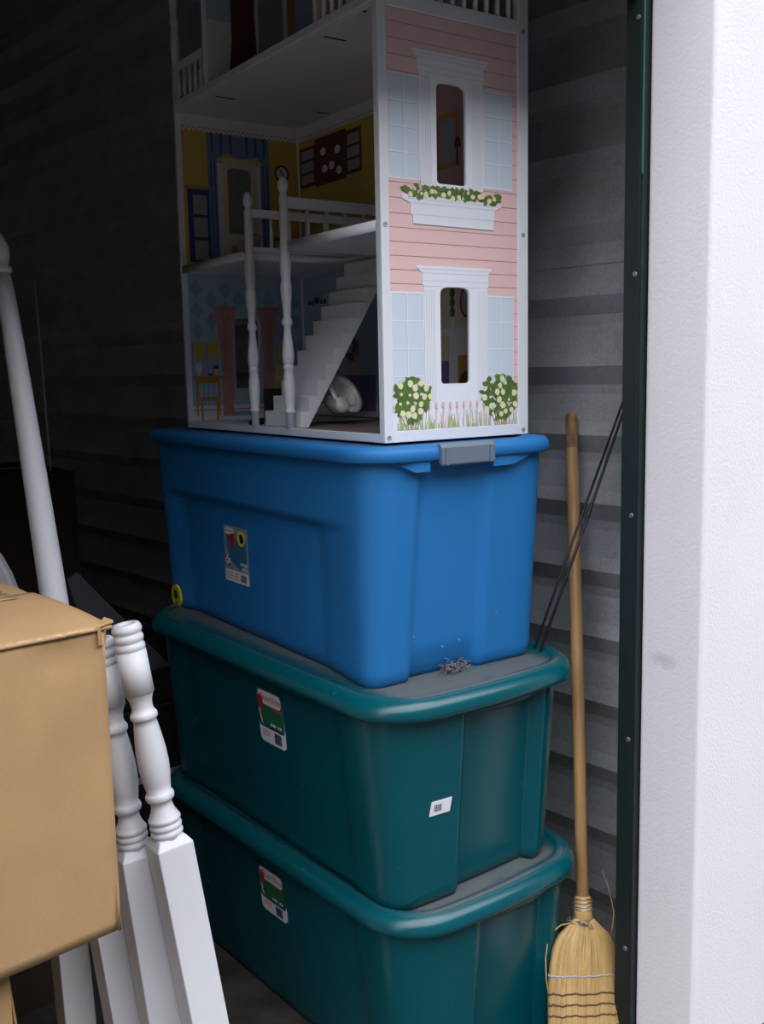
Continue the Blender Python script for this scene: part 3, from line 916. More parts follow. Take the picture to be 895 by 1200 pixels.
# blue valance, drapes and casing round the upper opening
pl = plate('window_casing', [(0.094, 0.380), (0.203, 0.380), (0.203, 0.585), (0.094, 0.585)], [W2U], mpF, 0.0012, 0, M['ivory'], fw)
plate('window_casing', [(0.108, 0.430), (0.193, 0.430), (0.193, 0.598), (0.108, 0.598)], [W2U], mpF, 0.0015, 0, M['cream'], fw)
q = MB()
q.poly([(0.072, 0.648), (0.226, 0.648), (0.226, 0.585), (0.212, 0.588), (0.196, 0.606), (0.176, 0.600), (0.148, 0.598), (0.122, 0.608), (0.100, 0.598), (0.086, 0.584), (0.072, 0.584)], mpF, 0.0018, 0, 0)
for u in (0.082, 0.104, 0.128, 0.168, 0.190, 0.212):
    q.poly([(u - .002, .648), (u + .006, .648), (u + .004, .61), (u, .604)], mpF, 0.0021, 0, 1)
q.rect(0.072, 0.094, 0.366, 0.590, mpF, 0.0017, 0, 0); q.rect(0.203, 0.226, 0.366, 0.590, mpF, 0.0017, 0, 0)
for u in (0.078, 0.087, 0.209, 0.219):
    q.rect(u, u + .003, 0.37, 0.588, mpF, 0.0019, 0, 1)
q.build('blue_drapes', [M['sky'], M['sky2']], fw)
q = MB(); q.rect(0.020, 0.078, 0.366, 0.524, mpF, 0.0014, 0, 0)
for z0, z1 in ((0.372, 0.414), (0.421, 0.463), (0.470, 0.512)):
    q.rect(0.033, 0.066, z0, z1, mpF, 0.0017, 0, 1)
q.rect(0.014, 0.083, 0.524, 0.530, mpF, 0.0018, 0, 2)
q.build('printed_cupboard', [M['navy'], M['greyprint'], M['oak']], fw)
q = MB(); q.poly(ell(0.259, 0.576, .019, .019, 24), mpF, 0.0014, 0, 0); q.poly(ell(0.259, 0.576, .0145, .0145, 24), mpF, 0.0017, 0, 1)
q.poly([(.252, .586), (.254, .587), (.2605, .576), (.267, .572), (.266, .570), (.258, .575)], mpF, 0.0019, 0, 0)
q.build('printed_clock', [M['ink'], M['ivory']], fw)
# ground floor room: diamonds, curtains, vanity
q = MB()
for i in range(8):
    for j in range(6):
        cx = 0.030 + 0.036 * i; cz = 0.215 + 0.046 * j - (0.023 if i % 2 else 0)
        if 0.192 < cz < 0.322 and not (0.105 < cx < 0.205 and cz < 0.27):
            q.poly([(cx, cz - .021), (cx + .016, cz), (cx, cz + .021), (cx - .016, cz)], mpF, 0.0011, 0)
for i in range(24):
    u = 0.014 + 0.012 * i
    if not 0.10 < u < 0.205:
        q.rect(u, u + .0035, 0.048, 0.188, mpF, 0.0011, 0)
q.build('wallpaper_diamonds', M['lblue2'], fw)
def curtain(x0, x1, sg):
    q = MB(); w = x1 - x0
    pts_l = [(0, .268), (0.02, .258), (.10, .225), (.32, .142), (.36, .127), (.28, .105), (.24, .022)]
    pts_r = [(.74, .022), (.80, .09), (.78, .127), (.76, .142), (.86, .225), (.98, .258), (1.0, .268)]
    P_ = pts_l + pts_r
    if sg < 0: P_ = [(1 - u, v) for u, v in P_][::-1]
    q.poly([(x0 + u * w, v) for u, v in P_], mpF, 0.0018, 0, 0)
    for u in (.35, .5, .64):
        q.poly([(x0 + u * w, .262), (x0 + (u + .05) * w, .262), (x0 + (.5 + (u - .5) * .5 + .04) * w, .13), (x0 + (.5 + (u - .5) * .5) * w, .13)], mpF, 0.0020, 0, 1)
    q.rect(x0 - .001, x1 + .001, .262, .270, mpF, 0.0021, 0, 1)
    q.rect(x0 + .34 * w, x0 + .80 * w, .122, .130, mpF, 0.0022, 0, 1)
    q.build('printed_curtain', [M['pinkcurtain'], M['pinkcurtain2']], fw)
curtain(0.073, 0.126, 1); curtain(0.184, 0.235, -1)
for u0 in (.021, .055, .238):
    q = MB(); q.rect(u0, u0 + .027, .154, .190, mpF, .0013, 0); q.build('printed_picture', M['yellow'], fw)
q = MB(); q.rect(.012, .302, .020, .047, mpF, .0010, 0, 0); q.rect(.012, .302, .036, .039, mpF, .0012, 0, 1); q.rect(.09, .16, .022, .032, mpF, .0013, 0, 2)
q.build('printed_skirting', [M['ivory'], M['greyprint'], M['lblue2']], fw)
q = MB()
q.rect(.016, .085, .107, .115, mpF, .0015, 0); q.rect(.021, .080, .098, .107, mpF, .0015, 0)
for u, w_ in ((.020, .006), (.074, .006)):
    q.poly([(u, .10), (u + w_, .10), (u + .004, .024), (u + .001, .024)], mpF, .0015, 0)
q.rect(.028, .077, .061, .067, mpF, .0018, 0)
for u in (.031, .069):
    q.rect(u, u + .005, .014, .062, mpF, .0018, 0)
q.rect(.030, .076, .058, .061, mpF, .0018, 0)
q.build('printed_vanity', M['oak'], fw)
q = MB(); q.poly(ell(.029, .133, .009, .011, 14), mpF, .0015, 0, 0); q.rect(.026, .032, .115, .123, mpF, .0015, 0, 0)
q.rect(.052, .062, .115, .120, mpF, .0015, 0, 1); q.poly(ell(.072, .134, .006, .005, 9), mpF, .0015, 0, 1); q.rect(.068, .076, .115, .130, mpF, .0015, 0, 2)
q.build('printed_trinkets', [M['ivory'], M['redwood'], M['rose']], fw)
q = MB(); q.rect(.220, .262, .055, .146, mpF, .0015, 0, 0); q.rect(.224, .258, .10, .14, mpF, .0018, 0, 1); q.rect(.216, .266, .050, .056, mpF, .0016, 0, 2)
q.build('printed_cabinet', [M['yellow'], M['cream'], M['oak']], fw)

# --- back wall with printed rooms on its inner face
X1 = DD - 0.010
mpK = lambda u, v, d: (X1 - d, u, v)
bw = hbox('back_wall', X1, DD - 0.001, 0.0155, Y1, 0.019, F3, dh, 0.0)
q = MB(); q.rect(.0155, Y1, F2 + .018, F3, mpK, .0008, -.0005, 0); q.rect(.0155, .33, F2 + .018, F3, mpK, .0010, -.0005, 1); q.rect(.33, Y1, .655, F3, mpK, .0012, 0, 2)
q.build('upper_wallpaper', [M['yellow'], M['rosewall'], M['ivory']], bw)
q = MB(); q.rect(.0155, Y1, .019, F2, mpK, .0008, -.0005, 0); q.rect(.0155, .45, .019, F2, mpK, .0010, -.0005, 1); q.rect(.0155, Y1, .019, .045, mpK, .0012, 0, 2)
q.build('lower_wallpaper', [M['lblue'], M['cream'], M['ivory']], bw)
q = MB()
for n in range(36):
    u = .335 + (Y1 - .335) * (n + .5) / 36
    q.poly([(u - .006, .656), (u + .006, .656), (u + .004, .650), (u, .648), (u - .004, .650)], mpK, .0013, 0, 0)
    q.poly([(u - .004, .6575), (u + .004, .6575), (u + .002, .6545), (u - .002, .6545)], mpK, .0015, 0, 1)
q.build('scalloped_border', [M['ivory'], M['greyprint']], bw)
q = MB(); q.rect(Y1 - .006, Y1, .019, F3, mpK, .004, 0)
q.build('corner_strip', WH, bw)
q = MB()
for y0, y1, z0, z1 in ((.694, .764, .543, .632), (.566, .696, .538, .642), (.506, .569, .544, .636)):
    q.rect(y0, y1, z0, z1, mpK, .0016, 0, 0)
for j in range(3):
    q.rect(.702, .756, .550 + j * .027, .571 + j * .027, mpK, .0019, 0, 1); q.rect(.512, .560, .551 + j * .027, .572 + j * .027, mpK, .0019, 0, 1)
for y_, z_ in ((.66, .610), (.655, .572), (.60, .605), (.595, .56), (.625, .575)):
    q.poly(ell(y_, z_, .012, .009, 12), mpK, .0020, 0, 2)
for i in range(4):
    q.rect(.515 + i * .012, .523 + i * .012, .610, .622, mpK, .0022, 0, 3)
q.build('printed_wall_cupboards', [M['redwood'], M['greyprint'], M['ivory'], M['oak']], bw)
q = MB()
for i in range(19):
    q.rect(.34 + i * .023, .3408 + i * .023, .36, .538, mpK, .0011, 0)
for j in range(8):
    q.rect(.34, Y1, .365 + j * .0225, .3658 + j * .0225, mpK, .0011, 0)
q.build('printed_tile_lines', M['greyprint'], bw)
q = MB()
for y_ in (.742, .728, .686, .670):
    q.rect(y_ - .002, y_ + .002, .286, .300, mpK, .0016, 0, 0); q.rect(y_ - .005, y_ + .005, .275, .284, mpK, .0016, 0, 1)
q.poly(ell(.707, .284, .011, .008, 12), mpK, .0017, 0, 1)
q.build('printed_sconce', [M['yellow'], M['ink']], bw)
q = MB()
q.rect(.178, .245, .498, .598, mpK, .0016, 0, 0); q.rect(.186, .237, .507, .588, mpK, .0019, 0, 1)
q.poly([(.172, .532), (.190, .532), (.187, .550), (.176, .550)], mpK, .0022, 0, 2); q.rect(.180, .183, .50, .532, mpK, .0022, 0, 3)
q.build('printed_mirror', [M['oak'], M['greyprint'], M['redwood'], M['ink']], bw)
q = MB()
q.rect(.10, .235, .183, .197, mpK, .0018, 0, 0); q.rect(.187, .212, .045, .185, mpK, .0017, 0, 0); q.rect(.112, .137, .045, .185, mpK, .0017, 0, 0); q.rect(.137, .187, .145, .185, mpK, .0016, 0, 0)
q.rect(.139, .185, .045, .144, mpK, .0015, 0, 1); q.poly(ell(.162, .085, .020, .030, 12), mpK, .0020, 0, 2)
q.rect(.196, .206, .197, .218, mpK, .0017, 0, 0)
for z_ in (.228, .246, .264):
    q.poly(ell(.201, z_, .008, .010, 10), mpK, .0018, 0, 3)
q.poly(ell(.158, .245, .020, .030, 18), mpK, .0016, 0, 4); q.poly(ell(.158, .245, .015, .025, 18), mpK, .0019, 0, 5)
q.rect(.214, .245, .045, .135, mpK, .0016, 0, 6)
q.build('printed_fireplace', [M['ivory'], M['oak'], M['redwood'], M['green_print'], M['redwood'], M['greyprint'], M['purple']], bw)
q = MB(); q.rect(.47, .60, .030, .110, mpK, .0016, 0, 0); q.rect(.53, .575, .110, .135, mpK, .0017, 0, 1)
for i in range(12):
    q.poly(blob(.553 + rnd.uniform(-.03, .03), .165 + rnd.uniform(-.03, .03), .009), mpK, .0018, 0, 2 if i % 3 else 1)
q.build('printed_side_table', [M['purple'], M['rose'], M['green_print']], bw)

# --- floors
base = hbox('base_board', 0.0, X1, 0.0155, Y1, 0.0, 0.014, dh)
q = MB(); q.rect(.012, X1, .0155, .47, lambda u, v, d: (u, v, d), .0145, .014, 0); 
q.build('floor_print', M['carpet'], base)
q = MB()
q.add([(.012, .47, .0146), (X1, .47, .0146), (X1, Y1, .0146), (.012, Y1, .0146)], [(0, 1, 2, 3)], 0)
q.poly([(.06, .53), (.20, .53), (.22, .60), (.20, .68), (.07, .68), (.05, .60)], lambda u, v, d: (u, v, d), .0152, .0146, 1)
q.build('rug_print', [M['ivory'], M['lblue2']], base)
fl = plate('upper_floor', [(0, 0.0155), (X1, 0.0155), (X1, Y1), (0, Y1), (0, 0.466), (0.226, 0.466), (0.226, 0.302), (0, 0.302)], [], lambda u, v, d: (u, v, d), F2, F2 + 0.017, WH, dh)
f3 = hbox('third_floor', 0.002, X1, 0.0155, Y1, F3, F3 + 0.014, dh, 0.001)
hbox('front_lip', -0.001, 0.010, 0.0155, Y1 - 0.0, F3 + 0.008, F3 + 0.022, f3, 0.001)
for u, v, w_ in ((0.015, 0.176, 0.043), (0.020, 0.608, 0.043), (0.265, 0.612, 0.030), (0.004, 0.040, 0.006)):
    q = MB(); q.box(u, u + w_, v, v + .006, F3 - .0004, F3 + .001); q.build('slot', M['slot'], f3)

# --- stair climbing to the back
NS = 11
st = MB(); RI = (F2 - 0.002 - 0.014) / NS; TR = 0.0195
top = [(0.0175, 0.014)]
for i in range(NS):
    top += [(0.0175 + i * TR, 0.014 + (i + 1) * RI), (0.0175 + (i + 1) * TR, 0.014 + (i + 1) * RI)]
xe = 0.0175 + NS * TR
side_poly = top + [(xe, 0.014 + NS * RI - 0.012), (0.0335, 0.014)]
stairs = bpy.data.objects.new('stairs', None); link(stairs, dh)
for y0, y1 in ((0.302, 0.308), (0.436, 0.442)):
    q = MB(); q.poly(side_poly, lambda u, v, d: (u, d, v), y0, y1); q.build('stringer', WH, stairs)
for i in range(NS):
    x0 = 0.0175 + i * TR; z1 = 0.014 + (i + 1) * RI
    q = MB(); q.box(x0, x0 + .002, .308, .436, z1 - RI, z1); q.build('riser', WH, stairs)
    q = MB(); q.box(x0 + .002, x0 + TR + .002, .308, .436, z1 - .002, z1); q.build('tread', WH, stairs)

# --- turned newel posts and rails
def newel(y, zt):
    q = MB()
    z0 = 0.013
    s_ = (zt - z0) / 0.452
    prof = [(.0085, 0), (.0085, .028), (.0098, .029), (.0105, .032), (.0098, .035), (.0088, .037), (.0100, .050), (.0112, .072), (.0104, .092), (.0090, .108), (.0100, .110), (.0106, .113), (.0098, .116), (.0088, .118), (.0098, .120), (.0108, .128), (.0112, .136), (.0098, .155), (.0080, .178), (.0078, .188), (.0094, .190), (.0104, .195), (.0094, .201), (.0080, .203), (.0086, .222), (.0104, .245), (.0108, .262), (.0100, .266), (.0092, .269), (.0104, .290), (.0108, .310), (.0100, .330), (.0090, .338), (.0098, .341), (.0090, .344), (.0092, .375), (.0096, .392), (.0090, .395), (.0086, .400), (.0092, .416), (.0086, .421), (.0074, .425), (.0076, .428), (.0092, .4315), (.0101, .4375), (.0100, .443), (.0088, .449), (.0070, .4525), (.0045, .4545), (.001, .4555)]
    q.lathe([(max(0.001, 0.0088 + (r - 0.0093) * 1.5) if r > 0.0056 else r, z0 + z * s_) for r, z in prof], 18)
    return q.build('newel_post', M['white_wood'], dh, loc=(0.004, y, 0))
newel(0.318, 0.470); n1 = newel(0.459, 0.464)
q = MB(); q.lathe([(0.0030, 0), (0.0030, 0.0008), (0.0018, 0.0008), (0.0012, 0.0003)], 12); q.build('screw', M['screw'], n1, loc=(-0.0105, 0, 0.353), rot=(0, R(-90), 0))
def railing(name, y, zt, h, n, x0, x1, zb, foot):
    r_ = hbox(name, x0, x1, y - .004, y + .004, zt - h, zt, dh, 0.0008)
    for i in range(n):
        x = 0.055 + 0.0415 * i
        q = MB(); q.lathe([(.0036, zb), (.0036, zt - h + .001)], 10); q.build('baluster', M['white_wood'], r_, loc=(x, y, 0))
    if foot: hbox('foot_rail', x0, x1, y - .004, y + .004, zb - .001, zb + .008, r_, 0.0008)
railing('handrail', 0.318, 0.438, 0.020, 6, 0.006, X1, F2 + .016, False)
railing('handrail', 0.461, 0.436, 0.016, 6, 0.006, X1, F2 + .016, True)

# --- third floor: balustrades, attic walls and roof
Z3 = F3 + 0.022
def frontrail(y0, y1, ys):
    r_ = hbox('handrail', 0.0, 0.010, y0, y1, 0.762, 0.778, dh, 0.001)
    for y_ in ys:
        q = MB(); q.lathe([(.0042, Z3 - .001), (.0042, .763)], 10); q.build('baluster', M['white_wood'], r_, loc=(0.005, y_, 0))
frontrail(0.626, Y1, (0.755, 0.727, 0.699, 0.671, 0.644))
frontrail(0.0155, 0.178, (0.035, 0.060, 0.085, 0.110, 0.135, 0.160))
r_ = hbox('handrail', 0.0172, 0.2923, 0.002, 0.012, 0.762, 0.778, dh, 0.001)
for i in range(11):
    q = MB(); q.lathe([(.0042, .703), (.0042, .763)], 10); q.build('baluster', M['white_wood'], r_, loc=(0.034 + 0.0242 * i, 0.007, 0))
r_ = hbox('handrail', 0.010, DD - .01, Y1 + .001, Y1 + .011, 0.762, 0.779, dh, 0.001)
q = MB(); q.lathe([(r, .775 + z) for r, z in [(.008, 0), (.010, .02), (.011, .05), (.008, .075), (.0075, .085), (.0105, .088), (.0105, .093), (.008, .096), (.009, .12), (.0115, .15), (.011, .20), (.008, .26), (.008, .30)]], 16)
q.build('roof_post', M['white_wood'], dh, loc=(0.006, 0.770, 0))
for y0, y1, sgn in ((0.614, 0.626, -1), (0.178, 0.190, 1)):
    hole = arch(0.125, 0.19, 0.72 if sgn < 0 else 0.80, 0.94, .012, .005)
    aw = plate('attic_wall', [(0, Z3 - .008), (X1, Z3 - .008), (X1, 1.06), (0, 1.06)], [hole], lambda u, v, d: (u, d, v), y0, y1, WH if sgn < 0 else M['pink'], dh)
    if sgn < 0:
        mpA = lambda u, v, d: (u, 0.614 - d, v)
        q = MB(); q.rect(.006, .060, .83, 1.05, mpA, .001, 0, 0); q.rect(.006, .060, Z3, .83, mpA, .001, 0, 1)
        q.poly([(.060, 1.05), (.122, 1.05), (.115, .86), (.122, Z3), (.050, Z3), (.062, .80)], mpA, .0016, 0, 2)
        q.rect(.195, .215, Z3, 1.05, mpA, .0012, 0, 3); q.rect(.217, .30, Z3, 1.05, mpA, .0011, 0, 0)
        q.build('attic_print', [M['lblue'], M['ivory'], M['redwood'], M['oak']], aw)
hbox('attic_back_wall', X1, DD - .001, 0.178, 0.626, F3, 1.06, dh, 0)
rf = bpy.data.objects.new('roof', None); link(rf, dh)
for sgn in (-1, 1):
    q = MB(); ym = 0.402
    q.poly([(ym, 1.155), (ym + sgn * 0.26, 1.035), (ym + sgn * 0.26, 1.047), (ym, 1.168)], lambda u, v, d: (d, u, v), -0.01, DD)
    q.build('roof_panel', M['white_board'], rf)

# --- toys lying in the dollhouse
def Dp(x, y, z): return O_D + bB * x + aB * y + Vector((0, 0, z))
toy = thing('toy_basin', 'small white toy basin tipped on its side under the dollhouse stairs', 'toy', Dp(0.105, 0.345, 0.0145), YB)
q = MB(); q.lathe([(.012, 0), (.022, .002), (.030, .014), (.034, .030), (.035, .044), (.0335, .044), (.031, .028), (.024, .008), (.004, .005)], 26, cap=False)
tr_m = (R(62), R(0), R(25))
q.build('bowl', M['toy_white'], toy, loc=(0.020, 0.022, 0.038), rot=(R(58), 0, R(20)))
q = MB(); q.lathe([(.029, .041), (.043, .041), (.044, .043), (.043, .046), (.029, .046), (.029, .041)], 28, cap=False)
q.build('rim', M['toy_white'], toy, loc=(0.020, 0.022, 0.038), rot=(R(58), 0, R(20)))
q = MB(); q.lathe([(.012, 0), (.016, .004), (.017, .012), (.013, .019), (.004, .021)], 20)
q.build('knob', M['toy_white'], toy, loc=(0.010, -0.022, 0.036), rot=(R(70), 0, R(20)))
toy = thing('toy_cabinet', 'dark brown toy cabinet standing behind the turned dollhouse post', 'toy', Dp(0.075, 0.515, 0.0145), YB - R(10))
q = MB(); q.box(-.012, .012, -.022, .022, 0.0, .072); q.build('cabinet_body', M['toy_dark'], toy, bevel=.001)
q = MB(); q.box(-.014, -.012, -.018, .018, .006, .064); q.build('cabinet_door', M['toy_dark'], toy, bevel=.0006)
toy = thing('toy_step', 'low dark toy block on the dollhouse ground floor beside the post', 'toy', Dp(0.022, 0.492, 0.0145), YB)
q = MB(); q.box(-.010, .012, -.014, .014, 0, .008); q.box(-.004, .012, -.014, .014, .008, .013); q.build('block', M['toy_dark'], toy, bevel=.001)
toy = thing('toy_sofa', 'tan toy sofa on the upper dollhouse floor behind the railing', 'toy', Dp(0.060, 0.590, F2 + .017), YB - R(20))
q = MB(); q.box(-.020, .022, -.045, .045, 0.0, .018); q.build('seat', M['toy_tan'], toy, bevel=.004)
q = MB(); q.box(.012, .028, -.045, .045, .016, .046); q.build('backrest', M['toy_tan'], toy, bevel=.005)
for s_ in (-1, 1):
    q = MB(); q.box(-.020, .024, s_ * .045 - .006, s_ * .045 + .006, 0.0, .032); q.build('armrest', M['toy_tan'], toy, bevel=.005)
toy = thing('toy_table', 'orange wooden toy table pushed against the tan toy sofa', 'toy', Dp(0.125, 0.545, F2 + .017), YB - R(30))
q = MB(); q.box(-.022, .022, -.030, .030, .038, .043); q.build('table_top', M['toy_orange'], toy, bevel=.001)
for sx in (-1, 1):
    for sy in (-1, 1):
        q = MB(); q.box(sx * .017 - .003, sx * .017 + .003, sy * .024 - .003, sy * .024 + .003, 0, .038); q.build('leg', M['toy_orange'], toy)

# ================================================================== CARDBOARD BOXES
BXR, BY0, BZ0, BZ1 = 0.531, 1.094, 0.555, 0.941
BXL, BY1 = 0.0, 1.50
box = thing('cardboard_box', 'brown cardboard box with crumpled taped flaps, topmost of its stack beside the white posts', 'box', ((BXR + BXL) / 2, (BY0 + BY1) / 2, BZ0), 0)
cx, cy = (BXR + BXL) / 2, (BY0 + BY1) / 2
def sheet(name, P, nx, ny, fn, th, m_, parent):
    """bent sheet: bilinear patch of 4 corners displaced by fn(u, v), given thickness"""
    q = MB(); vs = []; fs = []
    A, B_, C_, D_ = [Vector(p) for p in P]
    for j in range(ny + 1):
        for i in range(nx + 1):
            u, v = i / nx, j / ny
            p = A * (1 - u) * (1 - v) + B_ * u * (1 - v) + C_ * u * v + D_ * (1 - u) * v
            vs.append(p + Vector(fn(u, v)))
    for j in range(ny):
        for i in range(nx):
            a = j * (nx + 1) + i
            fs.append((a, a + 1, a + nx + 2, a + nx + 1))
    q.add(vs, fs, 0, True)
    o = q.build(name, m_, parent)
    s_ = o.modifiers.new('thick', 'SOLIDIFY'); s_.thickness = th; s_.offset = -1
    return o
hx, hy, hz = (BXR - BXL) / 2, (BY1 - BY0) / 2, BZ1 - BZ0
def dent(u, v):      # front panel: soft bulge and a crease at the lower right corner
    return (0, 0.006 * math.sin(math.pi * u) * math.sin(math.pi * v) - 0.0, 0)
def dent_front(u, v):
    c = max(0, (u - 0.80) / 0.2) * max(0, (0.16 - v) / 0.16)
    c2 = max(0, 1 - abs(u - 0.9) / .1) * max(0, 1 - abs(v - 0.93) / .08)
    return (0, 0.003 * c - 0.004 * math.sin(math.pi * u) * math.sin(math.pi * v) + .004 * c2, 0)
sheet('front_panel', [(-hx, -hy, 0), (hx, -hy, 0), (hx, -hy, hz), (-hx, -hy, hz)], 40, 30, dent_front, 0.004, M['card'], box)
sheet('back_panel', [(hx, hy, 0), (-hx, hy, 0), (-hx, hy, hz), (hx, hy, hz)], 4, 4, lambda u, v: (0, 0, 0), 0.004, M['card'], box)
sheet('side_panel', [(hx, -hy, 0), (hx, hy, 0), (hx, hy, hz), (hx, -hy, hz)], 10, 10, lambda u, v: (0.004 * math.sin(math.pi * u) * math.sin(math.pi * v), 0, 0), 0.004, M['card'], box)
sheet('side_panel', [(-hx, hy, 0), (-hx, -hy, 0), (-hx, -hy, hz), (-hx, hy, hz)], 4, 4, lambda u, v: (0, 0, 0), 0.004, M['card'], box)
q = MB(); q.box(-hx + .004, hx - .004, -hy + .004, hy - .004, 0.0, 0.006); q.build('bottom_panel', M['card'], box)
# top flaps meet along a taped seam that runs left to right
ym = -hy + 0.205
def flap_f(u, v): return (0.006 * max(0, u - .9) / .1 * (1 - v), -0.003 * (1 - v) ** 8, 0.006 * math.sin(math.pi * v * .9) * (1 - .3 * u) + 0.008 * v + 0.0015 * math.sin(9 * u) * v)
def flap_b(u, v): return (0, 0, 0.005 * math.sin(math.pi * v) + 0.006 * (1 - v) + .001 * math.sin(11 * u))
ff = sheet('top_flap', [(-hx, -hy, hz), (hx + .004, -hy, hz), (hx + .002, ym + .004, hz), (-hx, ym + .004, hz)], 40, 16, flap_f, 0.004, M['card'], box)
fb = sheet('top_flap', [(-hx, ym - .002, hz + .0015), (hx + .002, ym - .002, hz + .0015), (hx + .004, hy, hz), (-hx, hy, hz)], 40, 16, flap_b, 0.004, M['card'], box)
tp = sheet('packing_tape', [(-hx, ym - .028, hz + .0165), (hx - .03, ym - .028, hz + .0125), (hx - .03, ym + .030, hz + .0125), (-hx, ym + .030, hz + .0160)], 30, 6, lambda u, v: (0.004 * math.sin(13 * v), 0, 0.0012 * math.sin(23 * u) * math.sin(3 * v)), 0.0006, M['tape'], box)
# crumpled torn corner tab and fluted torn edge along the front crease
rc = random.Random(3)
q = MB()
pts = [(hx - .010, -hy - .004, hz + .003), (hx + .012, -hy - .001, hz + .006), (hx + .016, -hy + .03, hz + .004), (hx + .004, -hy + .012, hz - .026), (hx - .010, -hy - .005, hz - .020)]
q.add(pts, [(0, 1, 2), (0, 2, 3), (0, 3, 4)], 0)
o = q.build('corner_tab', M['card'], box)
s_ = o.modifiers.new('thick', 'SOLIDIFY'); s_.thickness = 0.003
q = MB(); pts = []; rs = []
for i in range(60):
    u = i / 59
    x = hx - 0.006 - u * 0.33
    pts.append((x, -hy - .001 + rc.uniform(-.0006, .0006), hz + rc.uniform(-.0012, .0012) - .001))
    rs.append(0.0010 + 0.0016 * rc.random() * (1 - u * .8))
q.tube(pts, rs, 6); q.build('torn_edge', M['card_edge'], box)

def plain_box(name, label, x0, x1, y0, y1, z0, z1, m_, rz=0, group=None, flaps=True):
    t = thing(name, label, 'box', ((x0 + x1) / 2, (y0 + y1) / 2, z0), rz, group)
    a, c, h = (x1 - x0) / 2, (y1 - y0) / 2, z1 - z0
    for nm, e in (('front_panel', (-a, a, -c, -c + .004, 0, h)), ('back_panel', (-a, a, c - .004, c, 0, h)), ('side_panel', (-a, -a + .004, -c + .004, c - .004, 0, h)), ('side_panel', (a - .004, a, -c + .004, c - .004, 0, h)), ('bottom_panel', (-a + .004, a - .004, -c + .004, c - .004, 0, .004))):
        q = MB(); q.box(*e); q.build(nm, m_, t, bevel=.0015)
    q = MB(); q.box(-a, a, -c, -.001, h, h + .004); q.build('top_flap', m_, t, bevel=.001)
    q = MB(); q.box(-a, a, .001, c, h, h + .004); q.build('top_flap', m_, t, bevel=.001)
    q = MB(); q.box(-a, a, -.025, .025, h + .004, h + .0046); q.build('packing_tape', M['tape'], t)
    return t
lb = plain_box('cardboard_box', 'brown cardboard box directly under the crumpled top box', -0.06, 0.405, 1.135, 1.53, 0.278, 0.549, M['card'])
q = MB(); q.add([(.2325, -.19, .271), (.2325, -.04, .271), (.252, -.03, .12), (.250, -.18, .10)], [(0, 1, 2, 3)])
o = q.build('loose_flap', M['card'], lb); s_ = o.modifiers.new('thick', 'SOLIDIFY'); s_.thickness = .003
plain_box('cardboard_box', 'brown cardboard box on the floor at the bottom of the box stack', -0.07, 0.40, 1.13, 1.54, 0.0, 0.272, M['card'])

# ================================================================== WHITE BED POSTS AND POLE
def place_axis(o, top, bot, roll=0.0):
    """object modelled along +z from its foot: foot at bot, axis to top"""
    d = (Vector(top) - Vector(bot)).normalized()
    qx = Vector((1, 0, 0)); qx = (qx - d * qx.dot(d)).normalized(); qy = d.cross(qx)
    c, s_ = math.cos(roll), math.sin(roll)
    u = qx * c + qy * s_; v = d.cross(u)
    o.rotation_mode = 'QUATERNION'
    o.rotation_quaternion = Matrix(((u.x, v.x, d.x), (u.y, v.y, d.y), (u.z, v.z, d.z))).to_quaternion()
    o.location = bot

def turned_post(label, top, bot, roll, sq=0.0285, blk=None):
    L_ = (Vector(top) - Vector(bot)).length
    t = thing('bed_post', label, 'bed post', group='turned white bed posts')
    zb = L_ - 0.3335 if blk is None else blk
    q = MB()
    q.box(-sq, sq, -sq, sq, 0, zb - .012)
    c = sq * .72
    q.add([(-sq, -sq, zb - .012), (sq, -sq, zb - .012), (sq, sq, zb - .012), (-sq, sq, zb - .012), (-c, -c, zb), (c, -c, zb), (c, c, zb), (-c, c, zb)], [(4, 5, 6, 7), (0, 1, 5, 4), (1, 2, 6, 5), (2, 3, 7, 6), (3, 0, 4, 7)])
    q.build('square_block', M['white_wood'], t, bevel=.002)
    r = [(.0225, -.004)]
    z = 0
    for i in range(3):
        for k in range(7):
            a = math.pi * k / 6
            r.append((.0222 + .0026 * math.sin(a), z + .0105 * (k / 6)))
        z += .0108
    r += [(.0215, .034), (.0185, .040), (.0165, .047), (.0160, .052), (.0178, .0565), (.0200, .0575), (.0218, .061), (.0218, .0655), (.0200, .0695), (.0180, .0705), (.0202, .083), (.0226, .100), (.0234, .116), (.0228, .136), (.0206, .158), (.0182, .176), (.0170, .1845), (.0188, .1855), (.0206, .1885), (.0206, .1930), (.0188, .1965), (.0168, .1975), (.0158, .205), (.0166, .214), (.0196, .2225), (.0206, .224), (.0206, .2262), (.0226, .2266), (.0222, .291)]
    z = .291
    for i in range(3):
        for k in range(7):
            a = math.pi * k / 6
            r.append((.0200 + .0026 * math.sin(a), z + .0132 * (k / 6)))
        z += .0136
    r += [(.0195, .3325), (.0185, .3335), (.0125, .3335), (.0108, .331), (.0105, .300), (.001, .299)]
    q = MB(); q.lathe([(a, zb + z_) for a, z_ in r], 28)
    q.build('turned_shaft', M['white_wood'], t)
    place_axis(t, top, bot, roll)
    return t
turned_post('turned white bed post with a dowel hole in its open top, beside the cardboard box', (0.689, 1.347, 0.871), (0.773, 1.256, 0.010), R(-9))
turned_post('turned white bed post standing between the box corner and the post with the open top', (0.672, 1.400, 0.842), (0.731, 1.336, 0.010), R(-10))
turned_post('turned white bed post mostly hidden behind the cardboard box, next to the plain square leg', (0.639, 1.473, 0.820), (0.703, 1.404, 0.010), R(-8))
sp = thing('wooden_leg', 'plain square white wooden leg under the overhanging cardboard box', 'furniture leg')
